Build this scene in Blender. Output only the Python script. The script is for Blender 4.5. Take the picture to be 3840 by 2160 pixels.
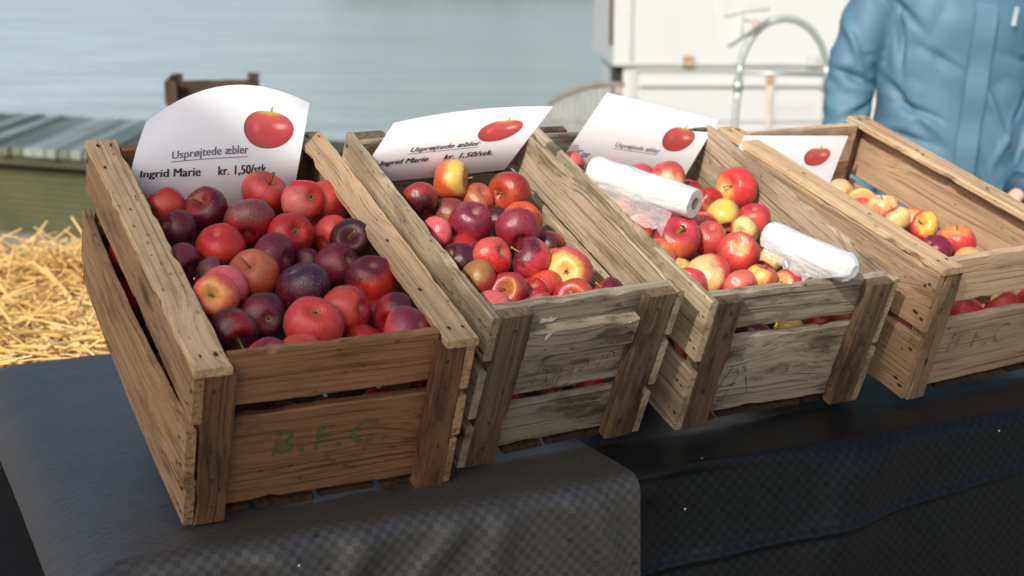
import bpy, bmesh, math, random
from mathutils import Vector, Matrix, noise, Quaternion
from math import sin, cos, pi, radians, exp, sqrt, atan2

C = bpy.context.scene.collection
SC = bpy.context.scene
for o in list(bpy.data.objects):
    bpy.data.objects.remove(o)

# ------------------------------------------------------------------ camera
cam_d = bpy.data.cameras.new('camera')
cam_d.sensor_width = 36.0
cam_d.lens = 49.64
cam_d.clip_start = 0.05
cam_d.clip_end = 2000
cam_d.dof.use_dof = True
cam_d.dof.focus_distance = 1.92
cam_d.dof.aperture_fstop = 4.7
cam = bpy.data.objects.new('camera', cam_d)
cam.location = (0, 0, 0.634)
cam.rotation_euler = (radians(90 - 12.285), radians(0.0), 0)
C.objects.link(cam)
SC.camera = cam

# ------------------------------------------------------------------ light
SUN_EL, SUN_AZ = radians(33), radians(25)      # sun behind the camera, to its left
to_sun = Vector((-sin(SUN_AZ) * cos(SUN_EL), -cos(SUN_AZ) * cos(SUN_EL), sin(SUN_EL)))
w = bpy.data.worlds.new('World')
SC.world = w
w.use_nodes = True
nt = w.node_tree
bg = nt.nodes['Background']
sky = nt.nodes.new('ShaderNodeTexSky')
sky.sky_type = 'NISHITA'
sky.sun_disc = False
sky.sun_elevation = SUN_EL
sky.sun_rotation = radians(180 + 25)
sky.altitude = 0
sky.air_density = 1.0
sky.dust_density = 4.0
sky.ozone_density = 1.0
nt.links.new(sky.outputs[0], bg.inputs[0])
bg.inputs[1].default_value = 0.135
sun_d = bpy.data.lights.new('sun', 'SUN')
sun_d.energy = 3.1
sun_d.angle = radians(0.5)
sun_d.color = (1.0, 0.93, 0.84)
sun = bpy.data.objects.new('sun', sun_d)
sun.rotation_euler = to_sun.to_track_quat('Z', 'Y').to_euler()
C.objects.link(sun)
SC.view_settings.view_transform = 'Standard'
SC.view_settings.look = 'None'
SC.view_settings.gamma = 1
SC.view_settings.exposure = 0.36
SC.cycles.use_denoising = True
SC.cycles.max_bounces = 8
SC.cycles.transparent_max_bounces = 12

# ------------------------------------------------------------------ helpers
def tag(o, label=None, cat=None, group=None, kind=None):
    if label: o['label'] = label
    if cat: o['category'] = cat
    if group: o['group'] = group
    if kind: o['kind'] = kind
    return o

def empty(name, loc=(0, 0, 0), rot=None):
    o = bpy.data.objects.new(name, None)
    o.empty_display_size = 0.05
    C.objects.link(o)
    if rot is not None:
        o.matrix_world = Matrix.Translation(loc) @ rot.to_4x4()
    else:
        o.location = loc
    return o

def link(name, me, mats, parent=None, smooth=False):
    if not isinstance(mats, (list, tuple)): mats = [mats]
    for m in mats: me.materials.append(m)
    if smooth:
        for p in me.polygons: p.use_smooth = True
    o = bpy.data.objects.new(name, me)
    C.objects.link(o)
    if parent is not None: o.parent = parent
    return o

class MB:
    """collects pieces into one mesh"""
    def __init__(self): self.v = []; self.f = []; self.m = []
    def add(self, v, f, mi=0):
        b = len(self.v)
        self.v += [tuple(p) for p in v]
        self.f += [tuple(i + b for i in q) for q in f]
        self.m += [mi] * len(f)
        return self
    def box(self, lo, hi, mi=0, M=None):
        x0, y0, z0 = lo; x1, y1, z1 = hi
        v = [Vector(p) for p in ((x0,y0,z0),(x1,y0,z0),(x1,y1,z0),(x0,y1,z0),(x0,y0,z1),(x1,y0,z1),(x1,y1,z1),(x0,y1,z1))]
        if M is not None: v = [M @ p for p in v]
        return self.add(v, [(0,3,2,1),(4,5,6,7),(0,1,5,4),(1,2,6,5),(2,3,7,6),(3,0,4,7)], mi)
    def tube(self, pts, r, n=8, mi=0, caps=True):
        pts = [Vector(p) for p in pts]
        rs = r if isinstance(r, (list, tuple)) else [r] * len(pts)
        v = []; f = []
        up = None
        for i, p in enumerate(pts):
            t = (pts[min(i + 1, len(pts) - 1)] - pts[max(i - 1, 0)]).normalized()
            if up is None:
                up = Vector((0, 0, 1)) if abs(t.z) < .9 else Vector((1, 0, 0))
            a = t.cross(up).normalized(); b = a.cross(t).normalized(); up = b
            for k in range(n):
                q = 2 * pi * k / n
                v.append(p + (a * cos(q) + b * sin(q)) * rs[i])
        for i in range(len(pts) - 1):
            for k in range(n):
                k2 = (k + 1) % n
                f.append((i*n + k, i*n + k2, (i+1)*n + k2, (i+1)*n + k))
        if caps:
            f.append(tuple(range(n - 1, -1, -1)))
            f.append(tuple(range((len(pts) - 1) * n, len(pts) * n)))
        return self.add(v, f, mi)
    def build(self, name, mats, parent=None, smooth=False):
        me = bpy.data.meshes.new(name)
        me.from_pydata(self.v, [], self.f)
        me.polygons.foreach_set('material_index', self.m)
        me.update()
        return link(name, me, mats, parent, smooth)

# ------------------------------------------------------------------ materials
def new_mat(name):
    m = bpy.data.materials.new(name)
    m.use_nodes = True
    n = m.node_tree
    return m, n, n.nodes['Principled BSDF']

def N(n, t, **kw):
    x = n.nodes.new(t)
    for k, v in kw.items():
        if k == 'in_':
            for kk, vv in v.items(): x.inputs[kk].default_value = vv
        else: setattr(x, k, v)
    return x

def mixc(n, fac, a, b, blend='MIX'):
    x = n.nodes.new('ShaderNodeMix'); x.data_type = 'RGBA'; x.blend_type = blend
    for s, val in ((x.inputs[0], fac), (x.inputs[6], a), (x.inputs[7], b)):
        if hasattr(val, 'is_output'): n.links.new(val, s)
        elif isinstance(val, (int, float)): s.default_value = val
        else: s.default_value = (*val[:3], 1)
    return x.outputs[2]

def math_(n, op, a, b=None, c=None, clamp=False):
    x = n.nodes.new('ShaderNodeMath'); x.operation = op; x.use_clamp = clamp
    for s, val in zip(x.inputs, (a, b, c)):
        if val is None: continue
        if hasattr(val, 'is_output'): n.links.new(val, s)
        else: s.default_value = val
    return x.outputs[0]

def remap(n, val, a, b, c=0.0, d=1.0, smooth=True):
    x = n.nodes.new('ShaderNodeMapRange')
    x.interpolation_type = 'SMOOTHSTEP' if smooth else 'LINEAR'
    n.links.new(val, x.inputs[0])
    for i, q in enumerate((a, b, c, d)): x.inputs[i + 1].default_value = q
    return x.outputs[0]

def vmul(n, v, s, add=None):
    x = n.nodes.new('ShaderNodeVectorMath'); x.operation = 'MULTIPLY_ADD' if add is not None else 'MULTIPLY'
    n.links.new(v, x.inputs[0]); x.inputs[1].default_value = s
    if add is not None: n.links.new(add, x.inputs[2])
    return x.outputs[0]

def simple(name, col, rough=.6, metal=0.0, noise_amt=.15, scale=12, bump=0.0, spec=.5, col2=None):
    m, n, b = new_mat(name)
    tc = N(n, 'ShaderNodeTexCoord')
    no = N(n, 'ShaderNodeTexNoise', in_={'Scale': scale, 'Detail': 6})
    n.links.new(tc.outputs['Object'], no.inputs['Vector'])
    c2 = col2 or tuple(x * (1 - noise_amt * 2) for x in col)
    n.links.new(mixc(n, remap(n, no.outputs['Fac'], .35, .7), col, c2), b.inputs['Base Color'])
    b.inputs['Roughness'].default_value = rough
    b.inputs['Metallic'].default_value = metal
    b.inputs['Specular IOR Level'].default_value = spec
    if bump:
        bp = N(n, 'ShaderNodeBump', in_={'Strength': bump, 'Distance': .01})
        n.links.new(no.outputs['Fac'], bp.inputs['Height'])
        n.links.new(bp.outputs[0], b.inputs['Normal'])
    return m

def wood(name, ca, cb, cdark, dirt=.5, grain=1.0, rough=.75):
    """weathered board: x runs along the grain of each board"""
    m, n, b = new_mat(name)
    tc = N(n, 'ShaderNodeTexCoord'); oi = N(n, 'ShaderNodeObjectInfo')
    off = N(n, 'ShaderNodeCombineXYZ')
    r = oi.outputs['Random']
    n.links.new(math_(n, 'MULTIPLY', r, 37.0), off.inputs[0])
    n.links.new(math_(n, 'MULTIPLY', r, 11.3), off.inputs[1])
    n.links.new(math_(n, 'MULTIPLY', r, 5.7), off.inputs[2])
    add = N(n, 'ShaderNodeVectorMath', operation='ADD')
    n.links.new(tc.outputs['Object'], add.inputs[0]); n.links.new(off.outputs[0], add.inputs[1])
    P = add.outputs[0]
    # knots : sparse cells, grain bends round them
    vo = N(n, 'ShaderNodeTexVoronoi', in_={'Scale': 1.0, 'Randomness': 1.0})
    n.links.new(vmul(n, P, (4.2, 10.0, 7.0)), vo.inputs['Vector'])
    kr = N(n, 'ShaderNodeTexWhiteNoise', noise_dimensions='3D'); n.links.new(vo.outputs['Color'], kr.inputs['Vector'])
    ks = remap(n, kr.outputs['Value'], .42, .46)
    knot = math_(n, 'MULTIPLY', remap(n, vo.outputs['Distance'], .105, .05), ks)
    kring = math_(n, 'MULTIPLY', remap(n, vo.outputs['Distance'], .20, .09), ks)
    halo = math_(n, 'MULTIPLY', remap(n, vo.outputs['Distance'], .50, .05), ks)
    wn = N(n, 'ShaderNodeTexNoise', in_={'Scale': 1.0, 'Detail': 4})
    n.links.new(vmul(n, P, (3.2, 12, 12)), wn.inputs['Vector'])
    wz = math_(n, 'ADD', math_(n, 'MULTIPLY', wn.outputs['Fac'], .020), math_(n, 'MULTIPLY', halo, .020))
    cz = N(n, 'ShaderNodeCombineXYZ'); n.links.new(wz, cz.inputs[1]); n.links.new(wz, cz.inputs[2])
    a2 = N(n, 'ShaderNodeVectorMath', operation='ADD')
    n.links.new(P, a2.inputs[0]); n.links.new(cz.outputs[0], a2.inputs[1])
    wv = N(n, 'ShaderNodeTexNoise', in_={'Scale': 1.0, 'Detail': 3, 'Roughness': .5})       # growth bands
    n.links.new(vmul(n, a2.outputs[0], (2.0, 190, 140)), wv.inputs['Vector'])
    fine = N(n, 'ShaderNodeTexNoise', in_={'Scale': 1.0, 'Detail': 8, 'Roughness': .72})
    n.links.new(vmul(n, a2.outputs[0], (11, 330, 300)), fine.inputs['Vector'])
    big = N(n, 'ShaderNodeTexNoise', in_={'Scale': 1.0, 'Detail': 7, 'Roughness': .65})
    n.links.new(vmul(n, P, (7, 24, 24)), big.inputs['Vector'])
    speck = N(n, 'ShaderNodeTexNoise', in_={'Scale': 240.0, 'Detail': 4, 'Roughness': .7}); n.links.new(P, speck.inputs['Vector'])
    g = math_(n, 'ADD', math_(n, 'MULTIPLY', wv.outputs['Fac'], .55), math_(n, 'MULTIPLY', fine.outputs['Fac'], .45))
    c = mixc(n, remap(n, g, .36, .64), ca, cb)
    gv = math_(n, 'ADD', math_(n, 'MULTIPLY', math_(n, 'FRACT', math_(n, 'MULTIPLY', r, 13.7)), .58 * grain), .20 * grain)
    c = mixc(n, math_(n, 'MULTIPLY', remap(n, wv.outputs['Fac'], .54, .68), gv), c, cdark)
    c = mixc(n, math_(n, 'MULTIPLY', remap(n, fine.outputs['Fac'], .54, .70), .38 * grain), c, cdark)
    c = mixc(n, math_(n, 'MULTIPLY', remap(n, big.outputs['Fac'], .48, .66), dirt), c, cdark)
    c = mixc(n, math_(n, 'MULTIPLY', remap(n, big.outputs['Fac'], .46, .28), .28), c, tuple(min(.6, x * 1.45) for x in ca))
    c = mixc(n, math_(n, 'MULTIPLY', remap(n, speck.outputs['Fac'], .62, .72), .35), c, tuple(min(.6, x * 1.6) for x in ca))
    c = mixc(n, math_(n, 'MULTIPLY', kring, .5), c, cdark)
    c = mixc(n, math_(n, 'MULTIPLY', knot, .75), c, tuple(x * .6 for x in cdark))
    pit = N(n, 'ShaderNodeTexVoronoi', in_={'Scale': 1.0})
    n.links.new(vmul(n, P, (38, 75, 75)), pit.inputs['Vector'])
    pm = math_(n, 'MULTIPLY', remap(n, pit.outputs['Distance'], .20, .10), remap(n, big.outputs['Fac'], .47, .53))
    c = mixc(n, math_(n, 'MULTIPLY', pm, .65), c, tuple(x * .5 for x in cdark))
    # board to board tone
    hv = N(n, 'ShaderNodeHueSaturation')
    n.links.new(c, hv.inputs['Color'])
    n.links.new(math_(n, 'ADD', math_(n, 'MULTIPLY', math_(n, 'FRACT', math_(n, 'MULTIPLY', r, 7.31)), .36), .82), hv.inputs['Value'])
    n.links.new(hv.outputs[0], b.inputs['Base Color'])
    b.inputs['Roughness'].default_value = rough
    b.inputs['Specular IOR Level'].default_value = .3
    bp = N(n, 'ShaderNodeBump', in_={'Strength': .7, 'Distance': .0018})
    h = math_(n, 'SUBTRACT', math_(n, 'MULTIPLY', fine.outputs['Fac'], 1.0), math_(n, 'MULTIPLY', remap(n, wv.outputs['Fac'], .5, .7), .7))
    n.links.new(h, bp.inputs['Height']); n.links.new(bp.outputs[0], b.inputs['Normal'])
    return m

M = {}
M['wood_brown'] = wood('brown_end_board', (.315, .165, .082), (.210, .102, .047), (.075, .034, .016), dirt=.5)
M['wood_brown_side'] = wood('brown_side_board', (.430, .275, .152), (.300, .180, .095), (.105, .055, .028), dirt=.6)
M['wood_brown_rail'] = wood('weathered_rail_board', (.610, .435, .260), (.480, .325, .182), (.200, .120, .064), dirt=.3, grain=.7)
M['wood_brown_dark'] = wood('brown_post', (.165, .085, .042), (.105, .052, .025), (.038, .019, .010), dirt=.8)
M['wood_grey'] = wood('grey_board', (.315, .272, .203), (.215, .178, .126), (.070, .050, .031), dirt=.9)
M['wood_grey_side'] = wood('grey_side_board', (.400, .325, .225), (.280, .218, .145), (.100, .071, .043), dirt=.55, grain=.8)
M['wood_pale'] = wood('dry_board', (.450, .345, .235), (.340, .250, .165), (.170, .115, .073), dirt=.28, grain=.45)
M['wood_grey_dark'] = wood('grey_post', (.140, .095, .058), (.090, .058, .034), (.030, .019, .011), dirt=.85)
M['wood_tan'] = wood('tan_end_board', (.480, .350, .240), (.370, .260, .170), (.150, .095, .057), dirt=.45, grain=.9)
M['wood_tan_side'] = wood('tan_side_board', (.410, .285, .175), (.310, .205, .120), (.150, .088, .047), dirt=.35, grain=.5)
M['wood_tan_dark'] = wood('tan_post', (.250, .165, .100), (.170, .108, .062), (.055, .033, .019), dirt=.75)
M['wood_drab'] = wood('drab_board', (.270, .205, .140), (.185, .135, .088), (.070, .045, .027), dirt=.6)  # tan boards with the shade on them worked into the colour
M['wood_old'] = wood('dark_crate_board', (0.075, 0.043, 0.026), (0.048, 0.027, 0.016), (0.015, 0.009, 0.006), dirt=.5)
M['block'] = simple('sooty_timber', (.018, .014, .011), rough=.9)  # near-black so the blocks pass for the shadow under the crates
M['nail'] = simple('rusty_nail', (.040, .024, .015), rough=.8, noise_amt=.2, scale=200)

def deck_mat(name, ca, cb, cd, rough):
    m, n, b = new_mat(name)
    tc = N(n, 'ShaderNodeTexCoord')
    no = N(n, 'ShaderNodeTexNoise', in_={'Scale': 1.0, 'Detail': 6}); n.links.new(vmul(n, tc.outputs['Object'], (3.5, .8, 2)), no.inputs['Vector'])
    n2 = N(n, 'ShaderNodeTexNoise', in_={'Scale': 5.0, 'Detail': 6}); n.links.new(tc.outputs['Object'], n2.inputs['Vector'])
    c = mixc(n, remap(n, no.outputs['Fac'], .35, .65), ca, cb)
    c = mixc(n, math_(n, 'MULTIPLY', remap(n, n2.outputs['Fac'], .5, .75), .6), c, cd)
    n.links.new(c, b.inputs['Base Color'])
    b.inputs['Roughness'].default_value = rough
    return m
M['deck'] = deck_mat('wet_deck', (.16, .19, .17), (.24, .275, .26), (.08, .095, .06), .38)
M['deck_b'] = deck_mat('dark_moss_deck', (.040, .050, .026), (.07, .085, .05), (.02, .028, .014), .5)
M['deck_c'] = deck_mat('mossy_deck', (.085, .105, .072), (.14, .165, .13), (.04, .05, .025), .40)
M['deck_face'] = deck_mat('algae_boards', (.060, .066, .027), (.042, .050, .020), (.085, .09, .045), .7)
M['deck_dark'] = deck_mat('dark_timber', (.05, .05, .025), (.03, .032, .018), (.07, .07, .03), .8)

def cloth_mat(name, a, b_, r1, r2, spots, spec, bumpy):
    m, n, b = new_mat(name)
    uv = N(n, 'ShaderNodeUVMap')
    ck = N(n, 'ShaderNodeTexChecker', in_={'Scale': 1 / .0088})
    ck.inputs['Color1'].default_value = (1, 1, 1, 1); ck.inputs['Color2'].default_value = (0, 0, 0, 1)
    n.links.new(uv.outputs[0], ck.inputs['Vector'])
    no = N(n, 'ShaderNodeTexNoise', in_={'Scale': 9.0, 'Detail': 5}); n.links.new(uv.outputs[0], no.inputs['Vector'])
    fi = N(n, 'ShaderNodeTexNoise', in_={'Scale': 420.0, 'Detail': 3}); n.links.new(uv.outputs[0], fi.inputs['Vector'])
    # each little square of the damask weave takes its own tone
    wn = N(n, 'ShaderNodeTexWhiteNoise', noise_dimensions='2D')
    sn = N(n, 'ShaderNodeVectorMath', operation='SNAP'); n.links.new(uv.outputs[0], sn.inputs[0]); sn.inputs[1].default_value = (.0088, .0088, 1)
    n.links.new(sn.outputs[0], wn.inputs['Vector'])
    fac = math_(n, 'ADD', math_(n, 'MULTIPLY', ck.outputs['Fac'], .62), math_(n, 'MULTIPLY', wn.outputs['Value'], .38))
    c = mixc(n, fac, a, b_)
    c = mixc(n, math_(n, 'MULTIPLY', remap(n, no.outputs['Fac'], .4, .7), .22), c, tuple(x * .5 for x in a))
    sp = N(n, 'ShaderNodeTexVoronoi', in_={'Scale': 1.0}); n.links.new(vmul(n, uv.outputs[0], (26, 44, 1)), sp.inputs['Vector'])
    sel = N(n, 'ShaderNodeTexWhiteNoise', noise_dimensions='3D'); n.links.new(sp.outputs['Color'], sel.inputs['Vector'])
    sm = math_(n, 'MULTIPLY', remap(n, sp.outputs['Distance'], .17, .09), remap(n, sel.outputs['Value'], .80, .82))
    c = mixc(n, math_(n, 'MULTIPLY', sm, spots), c, (.006, .007, .008))
    n.links.new(c, b.inputs['Base Color'])
    n.links.new(math_(n, 'ADD', math_(n, 'MULTIPLY', ck.outputs['Fac'], r2 - r1), r1), b.inputs['Roughness'])
    n.links.new(math_(n, 'ADD', math_(n, 'MULTIPLY', fac, spec[1] - spec[0]), spec[0]), b.inputs['Specular IOR Level'])
    bp = N(n, 'ShaderNodeBump', in_={'Strength': bumpy, 'Distance': .0008})
    n.links.new(math_(n, 'ADD', math_(n, 'MULTIPLY', fac, .8), math_(n, 'MULTIPLY', fi.outputs['Fac'], .7)), bp.inputs['Height'])
    n.links.new(bp.outputs[0], b.inputs['Normal'])
    return m
M['cloth_grey'] = cloth_mat('grey_damask', (.041, .039, .034), (.053, .050, .044), .40, .46, .9, (.50, .95), .24)
M['cloth_dark'] = cloth_mat('black_damask', (.0024, .0044, .0060), (.0031, .0054, .0072), .42, .46, .1, (.22, .34), .05)
M['cloth_black'] = simple('black_skirt', (.006, .006, .007), rough=.85, scale=40, spec=.2)  # near-black standing in for deep shade beside the table

def apple_mat():
    m, n, b = new_mat('apple_skin')
    tc = N(n, 'ShaderNodeTexCoord'); oi = N(n, 'ShaderNodeObjectInfo')
    def at(nm): return N(n, 'ShaderNodeAttribute', attribute_type='OBJECT', attribute_name=nm)
    A, B, pd, amt = at('tone_a'), at('tone_b'), at('patch_dir'), at('patch')
    sk = at('skin')           # x gloss roughness, y speckle amount, z scurf amount
    sk3 = N(n, 'ShaderNodeSeparateXYZ'); n.links.new(sk.outputs['Vector'], sk3.inputs[0])
    P = tc.outputs['Object']
    nrm = N(n, 'ShaderNodeVectorMath', operation='NORMALIZE'); n.links.new(P, nrm.inputs[0])
    off = N(n, 'ShaderNodeCombineXYZ')
    n.links.new(math_(n, 'MULTIPLY', oi.outputs['Random'], 53.0), off.inputs[0]); n.links.new(math_(n, 'MULTIPLY', oi.outputs['Random'], 17.0), off.inputs[1])
    ad = N(n, 'ShaderNodeVectorMath', operation='ADD'); n.links.new(nrm.outputs[0], ad.inputs[0]); n.links.new(off.outputs[0], ad.inputs[1])
    Q = ad.outputs[0]
    sx = N(n, 'ShaderNodeSeparateXYZ'); n.links.new(nrm.outputs[0], sx.inputs[0])
    # streak coordinates run from stem to eye
    rho = N(n, 'ShaderNodeVectorMath', operation='MULTIPLY'); n.links.new(nrm.outputs[0], rho.inputs[0]); rho.inputs[1].default_value = (1, 1, 0)
    rn = N(n, 'ShaderNodeVectorMath', operation='NORMALIZE'); n.links.new(rho.outputs[0], rn.inputs[0])
    ra = N(n, 'ShaderNodeVectorMath', operation='MULTIPLY_ADD'); n.links.new(rn.outputs[0], ra.inputs[0]); ra.inputs[1].default_value = (9, 9, 0); n.links.new(vmul(n, Q, (1.2, 1.2, 1.2)), ra.inputs[2])
    st = N(n, 'ShaderNodeTexNoise', in_={'Scale': 1.0, 'Detail': 5, 'Roughness': .62}); n.links.new(ra.outputs[0], st.inputs['Vector'])
    n1 = N(n, 'ShaderNodeTexNoise', in_={'Scale': 1.7, 'Detail': 5, 'Roughness': .55}); n.links.new(Q, n1.inputs['Vector'])
    n2 = N(n, 'ShaderNodeTexNoise', in_={'Scale': 16.0, 'Detail': 6, 'Roughness': .7}); n.links.new(Q, n2.inputs['Vector'])
    dt = N(n, 'ShaderNodeVectorMath', operation='DOT_PRODUCT'); n.links.new(nrm.outputs[0], dt.inputs[0]); n.links.new(pd.outputs['Vector'], dt.inputs[1])
    e = math_(n, 'ADD', dt.outputs['Value'], math_(n, 'MULTIPLY', math_(n, 'SUBTRACT', n1.outputs['Fac'], .5), .9))
    e = math_(n, 'ADD', e, math_(n, 'MULTIPLY', math_(n, 'SUBTRACT', st.outputs['Fac'], .5), .8))
    th = math_(n, 'SUBTRACT', 1.12, math_(n, 'MULTIPLY', amt.outputs['Fac'], 1.6))
    mask = remap(n, math_(n, 'SUBTRACT', e, th), -.22, .25)
    c = mixc(n, mask, A.outputs['Color'], B.outputs['Color'])
    # streaks and mottling of the blush
    c = mixc(n, math_(n, 'MULTIPLY', remap(n, st.outputs['Fac'], .46, .72), .40), c, mixc(n, .75, A.outputs['Color'], (.03, .006, .006)))
    c = mixc(n, math_(n, 'MULTIPLY', remap(n, st.outputs['Fac'], .5, .28), .22), c, mixc(n, .5, B.outputs['Color'], A.outputs['Color']))
    c = mixc(n, math_(n, 'MULTIPLY', remap(n, n1.outputs['Fac'], .52, .75), .35), c, mixc(n, .6, A.outputs['Color'], (.02, .004, .006)))
    # corky scurf
    scf = math_(n, 'MULTIPLY', math_(n, 'MULTIPLY', remap(n, n2.outputs['Fac'], .56, .68), remap(n, n1.outputs['Fac'], .42, .62)), sk3.outputs[2])
    c = mixc(n, scf, c, (.27, .16, .085))
    # pale lenticel dots
    vo = N(n, 'ShaderNodeTexVoronoi', in_={'Scale': 18.0}); n.links.new(Q, vo.inputs['Vector'])
    vr = N(n, 'ShaderNodeTexWhiteNoise', noise_dimensions='3D'); n.links.new(vo.outputs['Color'], vr.inputs['Vector'])
    siz = math_(n, 'ADD', math_(n, 'MULTIPLY', vr.outputs['Value'], .20), .01)
    dots = math_(n, 'MULTIPLY', remap(n, math_(n, 'SUBTRACT', vo.outputs['Distance'], siz), .05, -.04), sk3.outputs[1])
    c = mixc(n, dots, c, (.66, .45, .33))
    # russet in the stem basin, green-yellow in the eye basin
    rr = N(n, 'ShaderNodeVectorMath', operation='LENGTH'); n.links.new(rho.outputs[0], rr.inputs[0])
    top = math_(n, 'MULTIPLY', remap(n, math_(n, 'ADD', rr.outputs['Value'], math_(n, 'MULTIPLY', math_(n, 'SUBTRACT', st.outputs['Fac'], .5), .5)), .34, .10), remap(n, sx.outputs[2], .0, .2))
    bot = math_(n, 'MULTIPLY', remap(n, math_(n, 'ADD', rr.outputs['Value'], math_(n, 'MULTIPLY', math_(n, 'SUBTRACT', st.outputs['Fac'], .5), .4)), .32, .06), remap(n, sx.outputs[2], .0, -.2))
    c = mixc(n, math_(n, 'MULTIPLY', top, .7), c, (.30, .19, .05))
    c = mixc(n, math_(n, 'MULTIPLY', bot, .5), c, (.48, .33, .17))
    n.links.new(c, b.inputs['Base Color'])
    n.links.new(math_(n, 'ADD', sk3.outputs[0], math_(n, 'MULTIPLY', scf, .3)), b.inputs['Roughness'])
    b.inputs['Specular IOR Level'].default_value = .5
    b.inputs['Sheen Weight'].default_value = .06
    b.inputs['Sheen Roughness'].default_value = .35
    b.inputs['Sheen Tint'].default_value = (.75, .78, 1.0, 1)
    bp = N(n, 'ShaderNodeBump', in_={'Strength': .12, 'Distance': .02})
    n.links.new(math_(n, 'ADD', n2.outputs['Fac'], math_(n, 'MULTIPLY', st.outputs['Fac'], .6)), bp.inputs['Height'])
    n.links.new(bp.outputs[0], b.inputs['Normal'])
    return m
M['apple'] = apple_mat()
M['stem'] = simple('apple_stem', (.30, .21, .05), rough=.7, scale=3, col2=(.12, .075, .03))
M['calyx'] = simple('dried_sepal', (.33, .30, .10), rough=.8, scale=6, col2=(.10, .075, .04))
M['calyx_dark'] = simple('eye_hole', (.02, .014, .01), rough=.9)

M['paper'] = simple('card_paper', (.80, .80, .815), rough=.55, noise_amt=.01, scale=4)
M['ink'] = simple('printed_ink', (.035, .018, .03), rough=.5, noise_amt=.1)
M['ink_grey'] = simple('printed_grey_ink', (.15, .105, .155), rough=.5, noise_amt=.1)
def print_mat():
    m, n, b = new_mat('printed_picture')
    a = N(n, 'ShaderNodeAttribute', attribute_name='print')
    n.links.new(a.outputs['Color'], b.inputs['Base Color'])
    b.inputs['Roughness'].default_value = .5
    return m
M['print'] = print_mat()
def edge_fac(n, f0=.04, p=5.0):
    ge = N(n, 'ShaderNodeNewGeometry'); d = N(n, 'ShaderNodeVectorMath', operation='DOT_PRODUCT')
    n.links.new(ge.outputs['Normal'], d.inputs[0]); n.links.new(ge.outputs['Incoming'], d.inputs[1])
    k = math_(n, 'POWER', math_(n, 'SUBTRACT', 1.0, math_(n, 'ABSOLUTE', d.outputs['Value']), clamp=True), p)
    return math_(n, 'ADD', math_(n, 'MULTIPLY', k, 1 - f0), f0, clamp=True)
def film_mat(name, tint, tr, rough, gloss_add=0.0, bump=0):
    m, n, b = new_mat(name)
    out = n.nodes['Material Output']
    tp = N(n, 'ShaderNodeBsdfTransparent'); tp.inputs[0].default_value = (*tint, 1)
    b.inputs['Base Color'].default_value = (.86, .87, .88, 1)
    b.inputs['Roughness'].default_value = rough
    f = math_(n, 'ADD', math_(n, 'MULTIPLY', edge_fac(n, .03, 3.0), .7), 1 - tr, clamp=True)
    mx = N(n, 'ShaderNodeMixShader')
    n.links.new(f, mx.inputs[0]); n.links.new(tp.outputs[0], mx.inputs[1]); n.links.new(b.outputs[0], mx.inputs[2])
    n.links.new(mx.outputs[0], out.inputs['Surface'])
    if bump:
        tc = N(n, 'ShaderNodeTexCoord'); no = N(n, 'ShaderNodeTexNoise', in_={'Scale': bump, 'Detail': 3}); n.links.new(tc.outputs['Object'], no.inputs['Vector'])
        bp = N(n, 'ShaderNodeBump', in_={'Strength': .4, 'Distance': .004}); n.links.new(no.outputs['Fac'], bp.inputs['Height']); n.links.new(bp.outputs[0], b.inputs['Normal'])
    return m
def laminate_mat():
    m, n, b = new_mat('clear_laminate')
    out = n.nodes['Material Output']
    tp = N(n, 'ShaderNodeBsdfTransparent'); gl = N(n, 'ShaderNodeBsdfGlossy', in_={'Roughness': .06})
    gl.inputs[0].default_value = (.95, .95, 1, 1)
    mx = N(n, 'ShaderNodeMixShader'); n.links.new(edge_fac(n), mx.inputs[0]); n.links.new(tp.outputs[0], mx.inputs[1]); n.links.new(gl.outputs[0], mx.inputs[2])
    n.links.new(mx.outputs[0], out.inputs['Surface'])
    return m
M['laminate'] = laminate_mat()
M['film_clear'] = film_mat('thin_clear_film', (.97, .97, .97), .93, .2)
M['film'] = film_mat('clear_bag_film', (.96, .96, .96), .76, .10, bump=0)
def roll_mat():
    m, n, b = new_mat('white_plastic_roll')
    tc = N(n, 'ShaderNodeTexCoord')
    no = N(n, 'ShaderNodeTexNoise', in_={'Scale': 1.0, 'Detail': 5, 'Distortion': 1.2}); n.links.new(vmul(n, tc.outputs['Object'], (55, 55, 16)), no.inputs['Vector'])
    n2 = N(n, 'ShaderNodeTexNoise', in_={'Scale': 1.0, 'Detail': 2}); n.links.new(vmul(n, tc.outputs['Object'], (12, 12, 300)), n2.inputs['Vector'])
    n.links.new(mixc(n, remap(n, no.outputs['Fac'], .4, .65), (.72, .74, .74), (.58, .62, .625)), b.inputs['Base Color'])
    b.inputs['Roughness'].default_value = .30
    b.inputs['Subsurface Weight'].default_value = .35
    b.inputs['Subsurface Radius'].default_value = (.01, .01, .01)
    b.inputs['Subsurface Scale'].default_value = .6
    b.inputs['Coat Weight'].default_value = .8
    b.inputs['Coat Roughness'].default_value = .09
    rg = math_(n, 'ABSOLUTE', math_(n, 'SUBTRACT', no.outputs['Fac'], .5))
    bp = N(n, 'ShaderNodeBump', in_={'Strength': .55, 'Distance': .006}); n.links.new(math_(n, 'ADD', math_(n, 'MULTIPLY', rg, -1.6), math_(n, 'MULTIPLY', n2.outputs['Fac'], .12)), bp.inputs['Height']); n.links.new(bp.outputs[0], b.inputs['Normal']); n.links.new(bp.outputs[0], b.inputs['Coat Normal'])
    return m
M['roll'] = roll_mat()
M['core'] = simple('card_core', (.42, .33, .26), rough=.8)
M['straw'] = simple('straw', (.74, .53, .22), rough=.5, scale=9, col2=(.55, .33, .09))
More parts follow.
